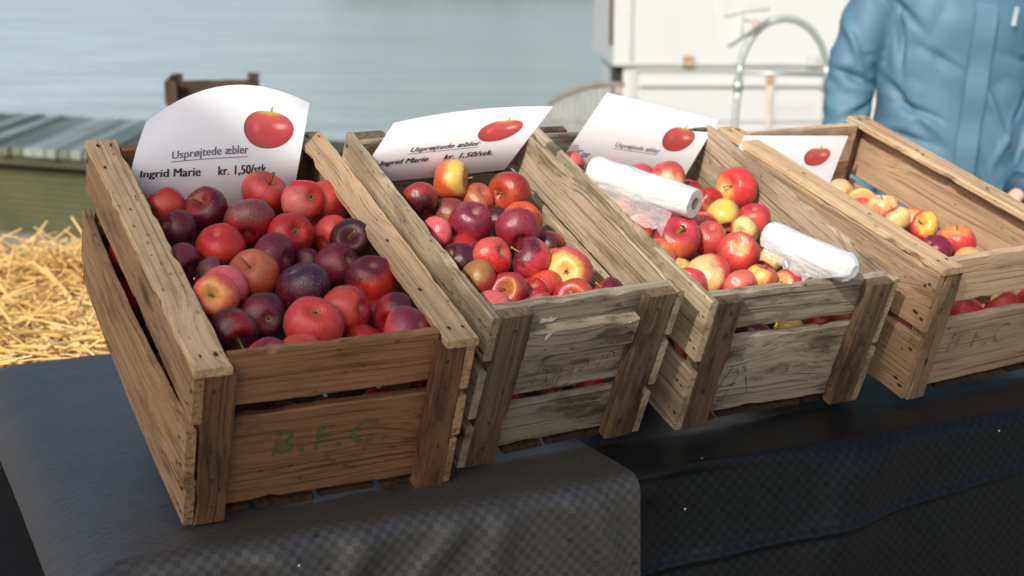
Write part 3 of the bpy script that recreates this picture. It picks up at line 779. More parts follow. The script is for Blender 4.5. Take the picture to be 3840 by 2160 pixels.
# ================================================================== TABLES AND CLOTHS
T0 = Vector((-.462, 1.472, 0)); TA = radians(25.9)
te = Vector((cos(TA), sin(TA), 0)); tn = Vector((-sin(TA), cos(TA), 0))
DEPTH = .915
def cloth(name, s0, s1, z_off, drop_l, drop_r, mat, seed, label, parts=None, crease=None, amp=1.0, depth=DEPTH, rr=.022, inset=0.0):
    """sheet over the table: a runs along the table, b from the front hem to the back edge (both arc lengths)"""
    FD = .62; BD = .25
    na_step = .012; nb_step = .012 if drop_l else .0045
    a0 = s0 - drop_l; a1 = s1 + drop_r
    na = int((a1 - a0) / na_step); nb = int((FD + depth + BD) / nb_step)
    V = []; UV = []
    def fold(d):
        # d: arc length past the edge -> (outward, down)
        if d <= 0: return 0.0, 0.0
        q = rr * pi / 2
        if d < q: t = d / rr; return rr * sin(t), rr * (1 - cos(t))
        return rr + (d - q) * .02, rr + (d - q)
    for j in range(nb + 1):
        b = -FD + (FD + depth + BD) * j / nb
        for i in range(na + 1):
            a = a0 + (a1 - a0) * i / na
            dl = max(0, s0 - a) if drop_l else 0; dr = max(0, a - s1) if drop_r else 0
            df = max(0, -b); db = max(0, b - depth)
            ol, hl = fold(dl); orr, hr = fold(dr); of, hf = fold(df); ob, hb = fold(db)
            x = min(max(a, s0 if drop_l else a), s1 if drop_r else a) - ol + orr
            y = min(max(b, 0), depth) - of + ob
            h1 = max(hl, hr); h2 = max(hf, hb); z = -(h1 + h2) if min(h1, h2) == 0 else -max(h1, h2) - .35 * min(h1, h2)
            mn = min(dl + dr, df)
            if mn > 0: x -= .5 * mn * (1 if dl else -1); y -= .5 * mn
            dd = max(df, dl, dr)
            if dd > .02:        # hanging cloth: soft folds that grow downward
                k = min(1, (dd - .02) / .25) * amp
                t_ = a if df >= max(dl, dr) else b
                wv = noise.noise(Vector((t_ * 4.2, dd * 1.1, seed))) * .030 + noise.noise(Vector((t_ * 10, dd * 3 + t_ * 2.0, seed + 5))) * .012 + noise.noise(Vector((t_ * 26, dd * 14, seed + 9))) * .0035
                if df >= max(dl, dr): y -= (wv + .012) * k
                else: x -= (wv + .012) * k
            else:
                z += noise.noise(Vector((a * 5, b * 5, seed))) * .0014 + noise.noise(Vector((a * 18, b * 22, seed + 2))) * .0007 - .0006
            if crease and df > .02:
                cd = crease[0] + crease[1] * (a - s0)
                q = (df - cd) / .0048
                y -= .0085 * exp(-q * q) + .006 * (1 / (1 + exp(min(50, -(df - cd) / .012))))
                # diagonal drag folds from the corner of a crate
                for (ca, cl, sl, wd2, am) in crease[2]:
                    tt = (a - ca - sl * df) / wd2
                    y -= am * exp(-tt * tt) * min(1, df / .05) * max(0, 1 - df / cl)
            if inset and df > 0: y += inset * max(0, min(1, (1.0 - a) / .25)) * min(1, df / .03)
            p = T0 + te * x + tn * y
            V.append((p.x, p.y, z + z_off)); UV.append((a, b))
    F = []
    for j in range(nb):
        for i in range(na):
            q = j * (na + 1) + i
            F.append((q, q + 1, q + na + 2, q + na + 1))
    me = bpy.data.meshes.new(name); me.from_pydata(V, [], F); me.update()
    uvl = me.uv_layers.new(name='UVMap')
    for lp in me.loops: uvl.data[lp.index].uv = UV[lp.vertex_index]
    o = link(name, me, mat, None, smooth=True)
    tag(o, label, 'tablecloth')
    return o
cloth('tablecloth', .033, .690, .0, .055, .0, M['cloth_grey'], 3.1, 'dark grey checked damask tablecloth under the two leftmost crates', amp=.55,
      crease=(9, 0, [(.18, .5, .5, .03, .014), (.33, .4, -.6, .022, .014), (.46, .5, -.9, .02, .013), (.50, .5, -.3, .025, .016), (.57, .5, .6, .016, .012), (.62, .5, .2, .014, .010)]))
cloth('tablecloth', .56, 2.6, -.0035, .0, .3, M['cloth_dark'], 8.4, 'black checked tablecloth with a long fold line under the two rightmost crates', amp=.75, inset=.03,
      crease=(.168, -.088, [(.28, .35, -.8, .05, .014), (.62, .4, -.7, .05, .022), (.75, .5, -1.2, .04, .012), (1.1, .5, -.6, .06, .02)]))
def table(s0, s1, label):
    o0 = T0 + te * s0
    root = empty('trestle_table', (o0.x, o0.y, Zg), Matrix.Rotation(TA, 3, 'Z'))
    tag(root, label, 'table', 'tables under the cloths')
    L_ = s1 - s0; top_z = -Zg - .010
    mb = MB(); mb.box((0.012, .006, top_z - .025), (L_ - .004, DEPTH - .006, top_z)); mb.build('table_top', M['table'], root)
    for x in (.08, L_ - .12):
        for y in (.08, DEPTH - .12):
            mb = MB(); mb.box((x, y, 0), (x + .04, y + .04, top_z - .026)); mb.build('leg', M['table'], root)
table(0, .655, 'table hidden beneath the grey checked tablecloth')
table(.66, 2.6, 'long table hidden beneath the black checked tablecloth')
# black sheet added where deep shade lies left of the table
sk = MB(); pts = []
nn = 40
for j in range(12):
    for i in range(nn + 1):
        b = -.05 + .62 * i / nn; d = .6 * j / 11
        x = .0105 - .55 * (d / .6) ** .8 - .012 * sin(b * 22 + d * 3) * (d / .6); p = T0 + te * x + tn * b
        pts.append((p.x, p.y, -.030 - d))
sk.add(pts, [(j*(nn+1)+i, j*(nn+1)+i+1, (j+1)*(nn+1)+i+1, (j+1)*(nn+1)+i) for j in range(11) for i in range(nn)])
tag(sk.build('table_skirt', M['cloth_black'], None, True), 'black cloth hanging at the left end of the table', 'cloth')
# small paper flakes on the cloths
fl = MB(); random.seed(4)
for (s_, b_) in ((.30, -.07), (.22, -.03), (.95, -.16), (1.05, -.06), (1.3, -.02), (.8, -.012), (1.2, -.2), (.12, .06), (.75, -.05)):
    p = T0 + te * s_ + tn * (max(b_, 0) if b_ > -.02 else -.026)
    z = .0015 if b_ > -.02 else b_
    q = random.uniform(0, 6); e = .0022
    if b_ > -.02: fl.add([p + Vector((cos(q + k * 1.9) * e, sin(q + k * 1.9) * e * .6, z)) for k in range(3)], [(0, 1, 2)])
    else: fl.add([p - tn * .012 + Vector((0, 0, z)) + te * cos(q + k * 2.1) * e + Vector((0, 0, 1)) * sin(q + k * 2.1) * e for k in range(3)], [(0, 1, 2)])
tag(fl.build('litter', M['flake']), 'tiny white flakes scattered on the tablecloths', 'litter', kind='stuff')

# ================================================================== STRAW BALE
def straw_bale():
    ctr = Vector((-1.26, 3.07, Zg)); ang = radians(21)
    root = empty('straw_bale', ctr, Matrix.Rotation(ang, 3, 'Z'))
    tag(root, 'loose golden straw bale heaped behind the left end of the table', 'straw bale')
    rnd = random.Random(9)
    hx, hy, hz = .95, .60, .662
    mb = MB(); n = 26; V = []
    for j in range(n + 1):
        for i in range(n + 1):
            x = -hx + 2*hx*i/n; y = -hy + 2*hy*j/n
            V.append((x, y, hz + noise.noise(Vector((x*4, y*4, 1))) * .05))
    F = [(j*(n+1)+i, j*(n+1)+i+1, (j+1)*(n+1)+i+1, (j+1)*(n+1)+i) for j in range(n) for i in range(n)]
    mb.add(V, F); mb.box((-hx, -hy, 0), (hx, hy, hz - .06)); mb.build('packed_core', M['straw_core'], root)
    for part in range(2):
        mb = MB()
        for k in range(5200 if part == 0 else 1000):
            x = rnd.uniform(-.2, hx) ; y = rnd.uniform(-hy, hy)
            if part: y = -hy - rnd.uniform(-.02, .03)
            z = hz + noise.noise(Vector((x*4, y*4, 1))) * .05 + rnd.uniform(-.025, .03)
            if part: z = rnd.uniform(.35, hz + .02)
            el = rnd.gauss(.0, .24); 
            if rnd.random() < .03: el = rnd.uniform(.5, 1.0)
            az = rnd.uniform(0, 2 * pi); L_ = rnd.uniform(.05, .20); r = rnd.uniform(.0014, .0034)
            d = Vector((cos(az) * cos(el), sin(az) * cos(el), sin(el)))
            p = Vector((x, y, z)); mid = p + d * L_ * .5 + Vector((rnd.gauss(0, .006), rnd.gauss(0, .006), rnd.gauss(0, .006)))
            q = p + d * L_ + Vector((0, 0, -abs(rnd.gauss(0, .012))))
            mb.tube([p, mid, q], r, 5, caps=True)
        mb.build('loose_straw', M['straw'], root)
straw_bale()

# ================================================================== PRICE CARDS
SIGN = [
[[[-0.5405, 1.9664, 0.335], [-0.4209, 2.0231, 0.3133], [-0.3259, 2.0809, 0.3201]], [[-0.5268, 1.9576, 0.3888], [-0.4147, 2.021, 0.3979], [-0.3094, 2.0708, 0.3912]], [[-0.5261, 2.0343, 0.4353], [-0.418, 2.0858, 0.4836], [-0.3054, 2.1405, 0.4532]]],
[[[-0.2313, 2.0452, 0.3442], [-0.1276, 2.1016, 0.345], [-0.0117, 2.1639, 0.3491]], [[-0.2001, 2.0345, 0.3892], [-0.0947, 2.0921, 0.3952], [0.0255, 2.1543, 0.399]], [[-0.1737, 2.0791, 0.4294], [-0.0579, 2.1334, 0.4439], [0.0636, 2.1998, 0.4432]]],
[[[0.0615, 2.3058, 0.3193], [0.1714, 2.3679, 0.2989], [0.2882, 2.4213, 0.2857]], [[0.1078, 2.2955, 0.3896], [0.212, 2.3571, 0.3668], [0.3206, 2.4236, 0.3431]], [[0.1579, 2.3655, 0.4522], [0.2571, 2.4209, 0.4247], [0.3599, 2.4659, 0.3962]]],
[[[0.3523, 2.3712, 0.2905], [0.4546, 2.4357, 0.2811], [0.5664, 2.5101, 0.2702]], [[0.375, 2.3956, 0.3323], [0.478, 2.4584, 0.3243], [0.5869, 2.5321, 0.3149]], [[0.3996, 2.4301, 0.3731], [0.5001, 2.4851, 0.3671], [0.6088, 2.5551, 0.3594]]]]
def patch(G):
    def lag(t): return (2*(t-.5)*(t-1), -4*t*(t-1), 2*t*(t-.5))
    def P(u, v):
        a, b_ = lag(u), lag(v); p = Vector((0, 0, 0))
        for j in range(3):
            for i in range(3): p += Vector(G[j][i]) * (a[i] * b_[j])
        return p
    def nrm(u, v):
        e = .004
        return (P(u + e, v) - P(u - e, v)).cross(P(u, v + e) - P(u, v - e)).normalized()
    return P, nrm
def sheet(P, nrm, u0, u1, v0, v1, off, nu=30, nv=20):
    V = []; 
    for j in range(nv + 1):
        for i in range(nu + 1):
            u = u0 + (u1 - u0) * i / nu; v = v0 + (v1 - v0) * j / nv
            V.append(P(u, v) + nrm(u, v) * off)
    F = [(j*(nu+1)+i, j*(nu+1)+i+1, (j+1)*(nu+1)+i+1, (j+1)*(nu+1)+i) for j in range(nv) for i in range(nu)]
    return V, F
def sign(k, label, words):
    P, nrm = patch(SIGN[k])
    base = P(.5, 0)
    root = empty('price_card', base); tag(root, label, 'price card', 'laminated price cards in the crates')
    rel = lambda V: [p - base for p in V]
    mb = MB(); V, F = sheet(P, nrm, 0, 1, 0, 1, 0); mb.add(rel(V), F); mb.build('paper', M['paper'], root, True)
    mb = MB(); V, F = sheet(P, nrm, -.014, 1.014, -.02, 1.02, .0011); mb.add(rel(V), F); mb.build('laminate', M['laminate'], root, True)
    for (txt, u0, v0, hu, hv, mat, bold, under) in words:
        v, f = text_mesh(txt, 1.0, bold=0.0, spacing=1.03)
        mb = MB()
        for dx, off in (((-bold, .0004), (0, .0005), (bold, .0006)) if bold else ((0, .0005),)):
            mb.add([P(u0 + (p.x + dx) * hu, v0 + p.y * hv) + nrm(u0 + p.x * hu, v0 + p.y * hv) * off - base for p in v], f)
        if under:
            x1 = max(p.x for p in v); n = 16
            mb.add([P(u0 + x1 * hu * i / n, v0 - y * hv) + nrm(u0 + x1 * hu * i / n, v0 - y * hv) * .0005 - base for y in (.30, .24) for i in range(n + 1)],
                   [(i, i + 1, n + 2 + i, n + 1 + i) for i in range(n)])
        mb.build('lettering', mat, root)
    # printed picture of an apple
    cu, cv, ru, rv = ((.775, .655, .155, .168), (.775, .655, .130, .165), (.775, .64, .125, .170), (.775, .60, .120, .185))[k]
    NR, NT = 14, 48; V = []; col = []
    for i in range(NR + 1):
        for t in range(NT):
            th = 2 * pi * t / NT; r = i / NR
            x = cos(th); y = sin(th)
            sc = 1 - .10 * max(0, y) ** 6 - .04 * max(0, -y) ** 8
            wx = 1 + .10 * y * (1 if y > 0 else .9)
            u = cu + ru * r * x * wx; v = cv + rv * r * y * sc
            V.append(P(u, v) + nrm(u, v) * .0005 - base)
            X, Y = r * x, r * y
            c = Vector((.44, .045, .035)) + Vector((.12, .06, .05)) * max(0, Y + .1) - Vector((.12, .02, .01)) * r ** 5
            hl = exp(-((X - .45) / .22) ** 2 - ((Y - .22) / .13) ** 2); c = c.lerp(Vector((.82, .50, .45)), .75 * hl)
            h2 = exp(-((X + .5) / .12) ** 2 - ((Y - .05) / .2) ** 2); c = c.lerp(Vector((.70, .16, .10)), .6 * h2)
            yl = exp(-((X + .05) / .38) ** 2 - ((Y - .93) / .13) ** 2); c = c.lerp(Vector((.72, .42, .05)), min(1, .95 * yl))
            c = c.lerp(Vector((.45, .02, .02)), .3 * max(0, noise.noise(Vector((X * 9, Y * 5, k)))))
            col.append((c.x, c.y, c.z, 1))
    F = [(i*NT + t, (i+1)*NT + t, (i+1)*NT + (t+1) % NT, i*NT + (t+1) % NT) for i in range(NR) for t in range(NT)]
    # leaf-green calyx and stalk
    b0 = len(V)
    for (x, y, g) in ((-.28, .80, 0), (.02, .93, 0), (.02, .78, 0), (.30, .84, 0), (.10, .94, 0), (.00, .9, 1), (.07, .9, 1), (.10, 1.14, 1), (.03, 1.16, 1)):
        V.append(P(cu + ru * x, cv + rv * y) + nrm(cu, cv) * .0008 - base); col.append((.42, .40, .05, 1) if g == 0 else (.30, .30, .06, 1))
    F += [(b0, b0 + 2, b0 + 1), (b0 + 2, b0 + 3, b0 + 4), (b0 + 1, b0 + 2, b0 + 4), (b0 + 5, b0 + 6, b0 + 7, b0 + 8)]
    me = bpy.data.meshes.new('apple_picture'); me.from_pydata(V, [], F); me.update()
    ca = me.color_attributes.new('print', 'FLOAT_COLOR', 'POINT')
    for i, c in enumerate(col): ca.data[i].color = c
    link('apple_picture', me, M['print'], root)
B_, S_ = .022, .0
def lines(name, price, b1, b2, gm, sh=0.0):
    out = [('Usprøjtede æbler', .205 + sh, .455, .0615, .100, gm, b1, True)]
    if name: out.append((name, .045 + sh, .285, .0655, .112, M['ink'], b2, False))
    if price: out.append((price, .475 + sh, .285, .0635, .110, M['ink'], b2, False))
    return out
sign(0, 'tall curled white price card at the back of the stencilled crate', lines('Ingrid Marie', 'kr. 1,50/stk.', .026, .038, M['ink_grey']))
sign(1, 'low slanted white price card leaning back in the battened grey crate', lines('Ingrid Marie', 'kr. 1,50/stk.', .020, .030, M['ink'], .052))
sign(2, 'steep white price card half covered by the upper bag roll', [('Usprøjtede æbler', .325, .43, .050, .080, M['ink_grey'], .004, True), ('Cor', .075, .27, .066, .10, M['ink'], .002, False)])
sign(3, 'white picture card behind the left rail of the tan crate', [])

# ================================================================== BAG ROLLS
def bag_roll(p0, p1, r, label, film_ctrl, seed, bump, closed=False):
    p0, p1 = Vector(p0), Vector(p1); ax = (p1 - p0); L_ = ax.length
    rot = ax.to_track_quat('Z', 'Y').to_matrix()
    root = empty('bag_roll', p0, rot); tag(root, label, 'bag roll', 'rolls of plastic bags')
    n = 48; mb = MB(); V = []; nz = 40
    for j in range(nz + 1):
        z = L_ * j / nz
        for k in range(n):
            q = 2 * pi * k / n
            e = noise.noise(Vector((cos(q) * 2.2, sin(q) * 2.2, z * 26 + seed))) * .0018 * bump + noise.noise(Vector((cos(q) * 6, sin(q) * 6, z * 60 + seed))) * .0008 * bump
            rr = r + e - (.0015 if j in (0, nz) else 0)
            if closed:
                tt = (z - L_ * .86) / (L_ * .14)
                if tt > 0: rr *= (1 - .55 * tt ** 2.2) * (1 + .05 * sin(q * 7 + tt * 3))
            V.append((cos(q) * rr, sin(q) * rr, z))
    F = [(j*n + k, j*n + (k+1) % n, (j+1)*n + (k+1) % n, (j+1)*n + k) for j in range(nz) for k in range(n)]
    mb.add(V, F)
    ri = r * .40
    if closed: mb.add([V[nz*n + k] for k in range(n)], [tuple(range(n))])
    for z, fl in (((0, 1),) if closed else ((0, 1), (L_, 0))):
        b0 = len(mb.v)
        ring = [(cos(2*pi*k/n) * (r - .0015), sin(2*pi*k/n) * (r - .0015), z) for k in range(n)] + [(cos(2*pi*k/n) * ri, sin(2*pi*k/n) * ri, z) for k in range(n)]
        f = [(k, (k+1) % n, n + (k+1) % n, n + k) for k in range(n)]
        if fl: f = [tuple(reversed(q)) for q in f]
        mb.add(ring, f)
    mb.build('wound_bags', M['roll'], root, True)
    mb = MB(); V = []; Lc = L_ * .8 if closed else L_
    for z in (.0005, Lc - .0005):
        V += [(cos(2*pi*k/n) * ri * .985, sin(2*pi*k/n) * ri * .985, z) for k in range(n)]
    for z in (.0005, Lc - .0005):
        V += [(cos(2*pi*k/n) * ri * .84, sin(2*pi*k/n) * ri * .84, z) for k in range(n)]
    F = []
    for k in range(n):
        k2 = (k + 1) % n
        F += [(k, k2, n + k2, n + k), (2*n + k2, 2*n + k, 3*n + k, 3*n + k2), (n + k, n + k2, 3*n + k2, 3*n + k), (k2, k, 2*n + k, 2*n + k2)]
    mb.add(V, F); mb.build('core', M['core'], root, True)
    # loose end of the film
    inv = root.matrix_world.inverted()
    A, B2 = film_ctrl
    nu, nv = 15, 9; V = []; rf = random.Random(int(seed))
    for j in range(nv + 1):
        for i in range(nu + 1):
            u, v = (i + rf.uniform(-.38, .38) * (0 < i < nu)) / nu, (j + rf.uniform(-.38, .38) * (0 < j < nv)) / nv
            top_ = Vector(A[0]).lerp(Vector(A[1]), u); bot_ = Vector(B2[0]).lerp(Vector(B2[1]), u)
            p = top_.lerp(bot_, v)
            cr_ = abs(noise.noise(Vector((u * 4, v * 3, seed)))) * .018 + rf.uniform(0, .006)
            V.append(inv @ (p + Vector((0, -.3, .95)) * (cr_ * (.25 + v) - .004)))
    F = [(j*(nu+1)+i, j*(nu+1)+i+1, (j+1)*(nu+1)+i+1, (j+1)*(nu+1)+i) for j in range(nv) for i in range(nu)]
    mb = MB(); mb.add(V, F); mb.build('loose_film', M['film'], root, False)
bag_roll((0.1278, 2.2034, 0.3425), (0.2738, 2.0934, 0.3071), .0238, 'white bag roll with its cardboard core showing, before the third card',
         (((0.1308, 2.1601, 0.3317), (0.2467, 2.1176, 0.3009)), ((0.1423, 2.1249, 0.2875), (0.2211, 2.0585, 0.2643))), 3.0, 1.0)
bag_roll((0.3828, 2.0687, 0.2643), (0.4842, 1.9542, 0.2318), .0220, 'crumpled white bag roll lying against the grey front board',
         (((0.3716, 2.0424, 0.2611), (0.4548, 1.9483, 0.2285)), ((0.3648, 2.0124, 0.241), (0.4087, 1.9417, 0.2215))), 9.0, .9, True)

# ================================================================== TRAILER
def trailer():
    root = empty('box_trailer', (.567, 8.0, Zg)); tag(root, 'white box trailer with rusty hinges and a lower side panel', 'trailer')
    R_ = lambda mb, lo, hi, mi=0: mb.box((lo[0] - .567, lo[1] - 8.0, lo[2] - Zg), (hi[0] - .567, hi[1] - 8.0, hi[2] - Zg), mi)
    mb = MB(); R_(mb, (.567, 8.0, .165), (4.6, 10.0, 2.0)); mb.build('body', M['white_paint'], root)
    mb = MB(); R_(mb, (.625, 8.02, -.40), (4.6, 9.98, .162)); mb.build('lower_side_panel', M['white_paint'], root)
    mb = MB()
    R_(mb, (.650, 7.988, .168), (.672, 7.999, 2.0)); R_(mb, (.567, 7.99, .1655), (4.6, 7.999, .185)); mb.build('edge_trim', M['offwhite'], root)
    mb = MB(); R_(mb, (.70, 8.006, .135), (4.6, 8.019, .158)); R_(mb, (.72, 8.003, .050), (4.6, 8.0195, .068)); R_(mb, (.66, 8.008, -.35), (.70, 8.019, .135)); mb.build('side_rail', M['offwhite'], root)
    mb = MB(); R_(mb, (.72, 8.012, .040), (4.6, 8.0185, .050)); R_(mb, (.672, 7.994, .20), (.676, 7.9995, 2.0)); R_(mb, (.72, 8.014, -.15), (4.6, 8.0192, -.145)); mb.build('seam', M['groove'], root)
    for x in (.957, 1.655, 2.35, 3.0):
        mb = MB(); R_(mb, (x, 7.972, .178), (x + .055, 7.989, .222)); mb.tube([(x - .567 - .004, -.018, .168 - Zg + .006), (x - .567 + .059, -.018, .168 - Zg + .006)], .011, 8)
        mb.build('hinge', M['rust' if x < 1.2 else 'offwhite'], root)
    mb = MB(); V = []
    random.seed(3)
    xs = 1.448
    pl = [(xs - .022, .118), (xs + .026, .118), (xs + .024, .05), (xs + .016, -.02), (xs + .018, -.22), (xs - .010, -.25), (xs - .018, -.03)]
    mb.add([(x - .567, 8.0015 - 8.0 , z - Zg) for x, z in pl], [tuple(reversed(range(len(pl))))]); mb.build('rust_run', M['rust_light'], root)
    mb = MB(); R_(mb, (xs - .018, 7.996, .064), (xs + .02, 8.002, .120)); mb.build('latch', M['rust'], root)
    mb = MB(); R_(mb, (.575, 8.05, -.02), (.624, 8.30, .160)); mb.build('lamp_housing', M['rubber'], root)
    mb = MB(); mb.tube([(.600 - .567, .045, .035 - Zg), (.600 - .567, .055, .035 - Zg)], .022, 14); mb.build('tail_lamp', M['lens'], root)
    mb = MB(); R_(mb, (.548, 8.01, .28), (.5665, 8.06, 2.0)); mb.build('corner_strip', M['wood_old'], root)
    for x in (2.2, 3.1):
        mb = MB(); n = 24
        mb.tube([(x - .567, .04, .31), (x - .567, .24, .31)], .31, n); w_ = mb.build('tyre', M['rubber'], root)
    mb = MB(); R_(mb, (.72, 8.1, -.50), (4.5, 9.9, -.41)); mb.build('chassis', M['rubber'], root)
trailer()

# ================================================================== HAND TRUCK
def hand_truck():
    root = empty('hand_truck', (1.30, 7.0, Zg)); tag(root, 'silver tube hand truck with an arched handle before the white trailer', 'hand truck')
    o_ = Vector((1.30, 7.0, Zg))
    pts = []
    for k in range(8): pts.append(Vector((1.045 + .06 * k / 7, 6.86 + .06 * k / 7, -.62 + .80 * k / 7)))
    cx, rx, z0, rz = 1.318, .213, .18, .275
    for k in range(17):
        q = pi - pi * k / 16; pts.append(Vector((cx + rx * cos(q), 6.93, z0 + rz * sin(q))))
    for k in range(8): pts.append(Vector((1.531 - .02 * k / 7, 6.92 - .06 * k / 7, .18 - .80 * k / 7)))
    mb = MB(); mb.tube([p - o_ for p in pts], .0165, 12); mb.build('frame_tube', M['steel'], root, True)
    for z in (.195, -.10, -.35):
        mb = MB(); mb.tube([Vector((1.10, 6.93, z)) - o_, Vector((1.535, 6.93, z - .012)) - o_], .0085, 8); mb.build('cross_bar', M['steel'], root, True)
    for x in (1.098, 1.525):
        mb = MB(); mb.tube([Vector((x, 6.92, .10)) - o_, Vector((x + .004, 6.925, .165)) - o_], .023, 12); mb.build('clamp', M['steel'], root, True)
    mb = MB(); mb.tube([Vector((1.545, 6.91, .012)) - o_, Vector((1.60, 6.90, .026)) - o_], .011, 8); mb.build('release_knob', M['steel'], root, True)
    for x in (1.02, 1.56):
        mb = MB(); mb.tube([Vector((x - .02, 7.03, Zg + .13)) - o_, Vector((x + .02, 7.03, Zg + .13)) - o_], .13, 20); mb.build('wheel', M['rubber'], root)
    mb = MB(); mb.tube([Vector((1.04, 7.03, Zg + .13)) - o_, Vector((1.54, 7.03, Zg + .13)) - o_], .012, 8); mb.build('axle', M['steel'], root)
    mb = MB(); mb.box((1.08 - 1.30, 6.66 - 7, .012), (1.50 - 1.30, 6.90 - 7, .020)); mb.build('toe_plate', M['steel'], root)
hand_truck()

# clear bag of loose film clipped to the arched handle
def hanging_bag():
    o_ = Vector((1.17, 6.88, .45)); root = empty('plastic_bag', o_); tag(root, 'limp clear plastic bag clipped above the hand truck handle', 'plastic bag')
    nu, nv = 16, 26; V = []
    for j in range(nv + 1):
        for i in range(nu + 1):
            u, v = i / nu, j / nv
            x = (.90 + .10 * v) + (u) * (.27 - .03 * v); z = .78 - .36 * v - .09 * (1 - u) * v
            y = 6.86 + noise.noise(Vector((u * 4, v * 3, 2))) * .05 + noise.noise(Vector((u * 11, v * 7, 5))) * .012
            V.append(Vector((x, y, z)) - o_)
    F = [(j*(nu+1)+i, j*(nu+1)+i+1, (j+1)*(nu+1)+i+1, (j+1)*(nu+1)+i) for j in range(nv) for i in range(nu)]
    mb = MB(); mb.add(V, F); mb.build('film', M['film_clear'], root, True)
    mb = MB(); mb.tube([Vector((1.042, 6.88, .325)) - o_, Vector((1.12, 6.90, .372)) - o_, Vector((1.232, 6.90, .455)) - o_], .0085, 8); mb.build('strap', M['strap'], root)
    mb = MB(); mb.tube([Vector((1.018, 6.87, .463)) - o_, Vector((1.10, 6.87, .486)) - o_, Vector((1.23, 6.87, .500)) - o_], .005, 6); mb.build('hanger_wire', M['strap'], root)
    mb = MB(); mb.tube([Vector((1.105, 6.88, .36)) - o_, Vector((1.103, 6.87, .49)) - o_], .0035, 6); mb.tube([Vector((1.11, 6.87, .448)) - o_, Vector((1.15, 6.87, .444)) - o_], [.008, .003], 6); mb.build('cord', M['strap'], root)
    mb = MB()
    n = 20; rp = [Vector((1.163 + .013 * cos(2*pi*k/n), 6.86, .437 + .013 * sin(2*pi*k/n))) - o_ for k in range(n + 1)]
    mb.tube(rp, .005, 8); mb.build('ring', M['lens'], root, True)
hanging_bag()

# ================================================================== LOW BARRIER BY THE QUAY EDGE
def barrier():
    o_ = Vector((.35, 6.6, Zg)); root = empty('low_fence', o_); tag(root, 'low pale slatted fence with a bowed top rail before the water', 'fence')
    def top(t): return Vector((.17 + .36 * t, 6.75 - .05 * t, .105 + .050 * t - .05 * (1 - t) ** 3 + .02 * sin(t * pi)))
    mb = MB(); mb.tube([top(k / 14) - o_ for k in range(15)], [.010 + .006 * sin(k / 14 * pi) for k in range(15)], 8); mb.build('top_rail', M['fence_rail'], root, True)
    for k in range(14):
        t = (k + .4) / 14; p = top(t)
        mb = MB(); w_ = .007
        mb.box((p.x - w_ - o_.x, p.y - .006 - o_.y, 0), (p.x + w_ - o_.x, p.y + .006 - o_.y, p.z - .008 - o_.z)); mb.build('slat', M['fence'], root)
    for z in (-.3, -.02):
        mb = MB(); mb.tube([Vector((.14, 6.77, z)) - o_, Vector((.53, 6.71, z)) - o_], .009, 6); mb.build('lower_rail', M['fence'], root)
barrier()
